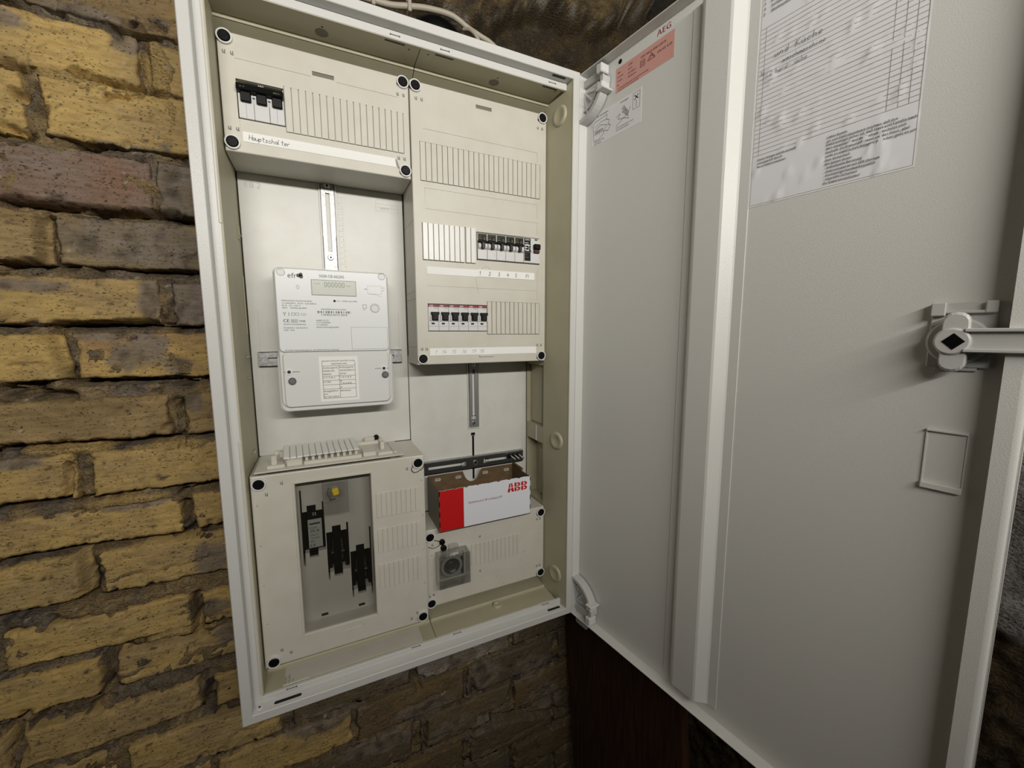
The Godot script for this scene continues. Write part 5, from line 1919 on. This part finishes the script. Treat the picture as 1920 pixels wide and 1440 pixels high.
	g.disc(M.soft_black, 37, -780.5, 5.6, 0, 5, 1.2)
	part("seal", g, t)

# ------------------------------------------------------------------ carton
func carton() -> void:
	var at := Vector3(118, -741.4, -20)
	var t := thing("carton", at, "open white cardboard carton with red end and red lettering", "carton")
	var x0 := 26.4
	var x1 := 209.0
	var zf := 18.0
	var zb := -62.0
	var y0 := -741.3
	var ft := -664.6
	var g := geo(at)
	# front wall with torn top edge
	var n := 60
	for i in n:
		var xa := lerpf(x0, x1, float(i) / n)
		var xb := lerpf(x0, x1, (i + 1.0) / n)
		var ya := ft + 1.3 * n2(xa, 0, 9.0, 80.0) - (1.4 if i % 7 == 3 else 0.0)
		var yb := ft + 1.3 * n2(xb, 0, 9.0, 80.0) - (1.4 if (i + 1) % 7 == 3 else 0.0)
		var m: Material = M.red if xb < 73.0 else M.card_white
		g.quad(m, Vector3(xa, y0, zf), Vector3(xb, y0, zf), Vector3(xb, yb, zf), Vector3(xa, ya, zf), Vector3(0, 0, 1))
		g.quad(M.card, Vector3(xa, y0, zf - 1.4), Vector3(xb, y0, zf - 1.4), Vector3(xb, yb, zf - 1.4), Vector3(xa, ya, zf - 1.4), Vector3(0, 0, -1))
		g.quad(M.card_white, Vector3(xa, ya, zf), Vector3(xb, yb, zf), Vector3(xb, yb, zf - 1.4), Vector3(xa, ya, zf - 1.4), Vector3(0, 1, 0))
	var z := zf + 0.12
	g.text(M.red_ink, "System pro M compact®", 80.8, -697.8, z, 4.0, 67.5)
	# big red letters, crossed by white lines
	logo_letters(g, 159.5, -690.0, 43.0, 17.2, z)
	part("front_wall", g, t, "white front with red end and red lettering")
	g = geo(at)
	g.box(M.card, x0, y0, zb, x0 + 1.4, ft - 1.0, zf)
	g.quad(M.carton_side_shade, Vector3(x0 - 0.1, y0, zb), Vector3(x0 - 0.1, y0, zf), Vector3(x0 - 0.1, ft - 1, zf), Vector3(x0 - 0.1, ft - 1, zb), Vector3(-1, 0, 0))
	part("side_wall", g, t)
	g = geo(at)
	g.box(M.card, x1 - 1.4, y0, zb, x1, ft - 1.0, zf)
	g.box(M.card, x1 - 1.4, ft - 1.0, zb, x1 + 3, ft + 4, zb + 42)
	part("side_wall", g, t)
	g = geo(at)
	# back wall with a thumb notch
	var bt := -663.6
	for i in 36:
		var xa := lerpf(x0, x1, i / 36.0)
		var xb := lerpf(x0, x1, (i + 1) / 36.0)
		var na := clampf(1.0 - pow((xa - 117.5) / 18.0, 2), 0.0, 1.0)
		var nb := clampf(1.0 - pow((xb - 117.5) / 18.0, 2), 0.0, 1.0)
		g.quad(M.card, Vector3(xa, y0, zb), Vector3(xb, y0, zb), Vector3(xb, bt - 24.0 * sqrt(nb), zb), Vector3(xa, bt - 24.0 * sqrt(na), zb), Vector3(0, 0, 1))
		g.quad(M.card, Vector3(xa, y0, zb - 1.4), Vector3(xb, y0, zb - 1.4), Vector3(xb, bt - 24.0 * sqrt(nb), zb - 1.4), Vector3(xa, bt - 24.0 * sqrt(na), zb - 1.4), Vector3(0, 0, -1))
	for q in [[46.0, -673.0], [88.0, -674.0], [146.0, -673.0], [194.0, -674.0]]:
		g.rrect(M.fuse_paper, q[0] - 6, q[1] - 3, q[0] + 6, q[1] + 3, 2.6, zb, zb + 0.15)
		g.stroke(M.card, [Vector2(q[0] - 4, q[1]), Vector2(q[0] + 3, q[1] + 1)], 1.2, zb + 0.2)
	part("back_wall", g, t)
	g = geo(at)
	g.box(M.card, x0, y0, zb, x1, y0 + 1.4, zf)
	part("bottom", g, t)

func logo_letters(g: Geo, x: float, y: float, w: float, h: float, z: float) -> void:
	var lw := w / 3.1
	var R: Material = M.red
	# A as two slanted halves with a bar
	var s := lw * 0.36
	g.quad(R, Vector3(x, y, z), Vector3(x + s, y, z), Vector3(x + lw * 0.46, y + h, z), Vector3(x + lw * 0.28, y + h, z), Vector3(0, 0, 1))
	g.quad(R, Vector3(x + lw - s, y, z), Vector3(x + lw, y, z), Vector3(x + lw * 0.72, y + h, z), Vector3(x + lw * 0.52, y + h, z), Vector3(0, 0, 1))
	g.box(R, x + lw * 0.3, y + h * 0.2, z - 0.05, x + lw * 0.72, y + h * 0.36, z)
	for k in 2:
		var bx := x + lw * (1.06 + 1.04 * k)
		g.box(R, bx, y, z - 0.05, bx + lw * 0.34, y + h, z)
		for half in 2:
			var cy := y + h * (0.25 + 0.5 * half)
			var q := []
			for i in 9:
				var a := -PI / 2 + PI * i / 8
				q.append(Vector2(bx + lw * 0.5 + cos(a) * lw * 0.42, cy + sin(a) * h * 0.235))
			for i in 8:
				var a: Vector2 = q[i]
				var b: Vector2 = q[i + 1]
				var c := Vector2(bx + lw * 0.5, cy)
				var ai := c + (a - c) * 0.32
				var bi := c + (b - c) * 0.32
				g.quad(R, Vector3(a.x, a.y, z), Vector3(b.x, b.y, z), Vector3(bi.x, bi.y, z), Vector3(ai.x, ai.y, z), Vector3(0, 0, 1))
			for e in [0.0, 1.0]:
				g.box(R, bx + lw * 0.34, cy + (e - 0.5) * h * 0.47 - (h * 0.15 if e else 0.0), z - 0.05, bx + lw * 0.52, cy + (e - 0.5) * h * 0.47 + (0.0 if e else h * 0.15), z)
	# white cross lines
	g.box(M.card_white, x - 0.5, y + h * 0.47, z, x + w + 2, y + h * 0.53, z + 0.05)
	for k in 3:
		var cx := x + lw * (0.49 + (0.93 if k == 1 else 1.97 if k == 2 else 0.0))
		g.box(M.card_white, cx - 0.5, y - 0.4, z, cx + 0.5, y + h + 0.4, z + 0.05)

# ------------------------------------------------------------------ loose pieces on the fuse cover
func loose_pieces() -> void:
	var at := Vector3(-138, -591.2, -25)
	var t := thing("loose_cover_frame", at, "loose cream plastic cover frame lying upside down on fuse cover", "cover frame")
	var g := geo(at)
	g.xf = Transform3D(Basis(Vector3(1, 0, 0), Vector3(0, 0, -1), Vector3(0, 1, 0)), Vector3(0, -586.4, 0)) * Transform3D(Basis(Vector3(0, 0, 1), 0.012), Vector3.ZERO)
	# in this frame: x right, y = away from the viewer, z up
	g.box(M.cream, -243.5, -34, 0, -33, 58, 2.4, 0.8)
	part("base", g, t)
	for r in [[-232, -20], [-50, -20], [-232, 46], [-50, 46]]:
		g = geo(at)
		g.box(M.cream, r[0] - 4, -591.3, -r[1] - 4, r[0] + 4, -585.2, -r[1] + 4, 0.5)
		part("foot", g, t)
	var rails := [[-228, -24, -205, -20, 7], [-180, -24, -98, -20, 7.5], [-73, -24, -50, -20, 7], [-224, 52, -60, 56, 8]]
	for r in rails:
		g = geo(at)
		g.xf = Transform3D(Basis(Vector3(1, 0, 0), Vector3(0, 0, -1), Vector3(0, 1, 0)), Vector3(0, -586.4, 0)) * Transform3D(Basis(Vector3(0, 0, 1), 0.012), Vector3.ZERO)
		g.box(M.cream, r[0], r[1], 2, r[2], r[3], r[4], 0.7)
		part("rim_rail", g, t)
	for r in [[-203, -22, -182, 6, 11], [-96, -22, -76, 8, 9]]:
		g = geo(at)
		g.xf = Transform3D(Basis(Vector3(1, 0, 0), Vector3(0, 0, -1), Vector3(0, 1, 0)), Vector3(0, -586.4, 0)) * Transform3D(Basis(Vector3(0, 0, 1), 0.012), Vector3.ZERO)
		g.box(M.cream, r[0], r[1], 2, r[2], r[3], r[4], 1)
		part("snap_tab", g, t)
	for r in [[-224, -6, -216, 2, 16], [-65, 10, -58, 22, 15], [-215, 30, -205, 42, 12], [-62, 44, -56, 56, 12]]:
		g = geo(at)
		g.xf = Transform3D(Basis(Vector3(1, 0, 0), Vector3(0, 0, -1), Vector3(0, 1, 0)), Vector3(0, -586.4, 0)) * Transform3D(Basis(Vector3(0, 0, 1), 0.012), Vector3.ZERO)
		g.box(M.cream, r[0], r[1], 2, r[2], r[3], r[4], 1)
		part("guide_post", g, t)
	g = geo(at)
	g.xf = Transform3D(Basis(Vector3(1, 0, 0), Vector3(0, 0, -1), Vector3(0, 1, 0)), Vector3(0, -586.4, 0)) * Transform3D(Basis(Vector3(0, 0, 1), 0.012), Vector3.ZERO)
	g.box(M.cream, -48, -18, 2, -42, 50, 4, 0.5)
	part("rim_rail", g, t)
	var at3 := Vector3(-74, -577, -66)
	var t3 := thing("loose_clip", at3, "small cream clip with black knob behind the loose frame", "clip")
	g = geo(at3)
	g.box(M.cream, -86, -583, -70, -68, -574, -62, 1.5)
	part("clip", g, t3)
	g = geo(at3)
	g.disc(M.black, -64.5, -576, 4.5, -70, -64, 1)
	part("knob", g, t3, "black knob")
	# loose ribbed strip lying on it
	var at2 := Vector3(-152, -584, -25)
	var t2 := thing("loose_blanking_strip", at2, "loose white ribbed blanking strip lying on the cream cover frame", "blanking strip")
	var xf := Transform3D(Basis(Vector3(1, 0, 0), Vector3(0, 0, -1), Vector3(0, 1, 0)), Vector3(0, -575.5, 0))
	xf.basis = Basis(Vector3(0, 1, 0), 0.06) * Basis(Vector3(1, 0, 0), 0.10) * xf.basis
	var pitch := 9.0
	for k in 12:
		g = geo(at2)
		g.xf = xf
		g.box(M.blank_white, -208 + k * pitch + 0.5, -2, 0, -208 + (k + 1) * pitch - 0.5, 56, 2.6, 0.5)
		part("strip_segment", g, t2)
		g = geo(at2)
		g.xf = xf
		g.box(M.cream, -208 + k * pitch + 2.4, 2, -8.5, -208 + (k + 1) * pitch - 2.4, 5, 0, 0.4)
		part("foot", g, t2)
	g = geo(at2)
	g.xf = xf
	g.box(M.blank_white, -208, 4, -1.2, -100, 54, 0)
	part("strip_web", g, t2)
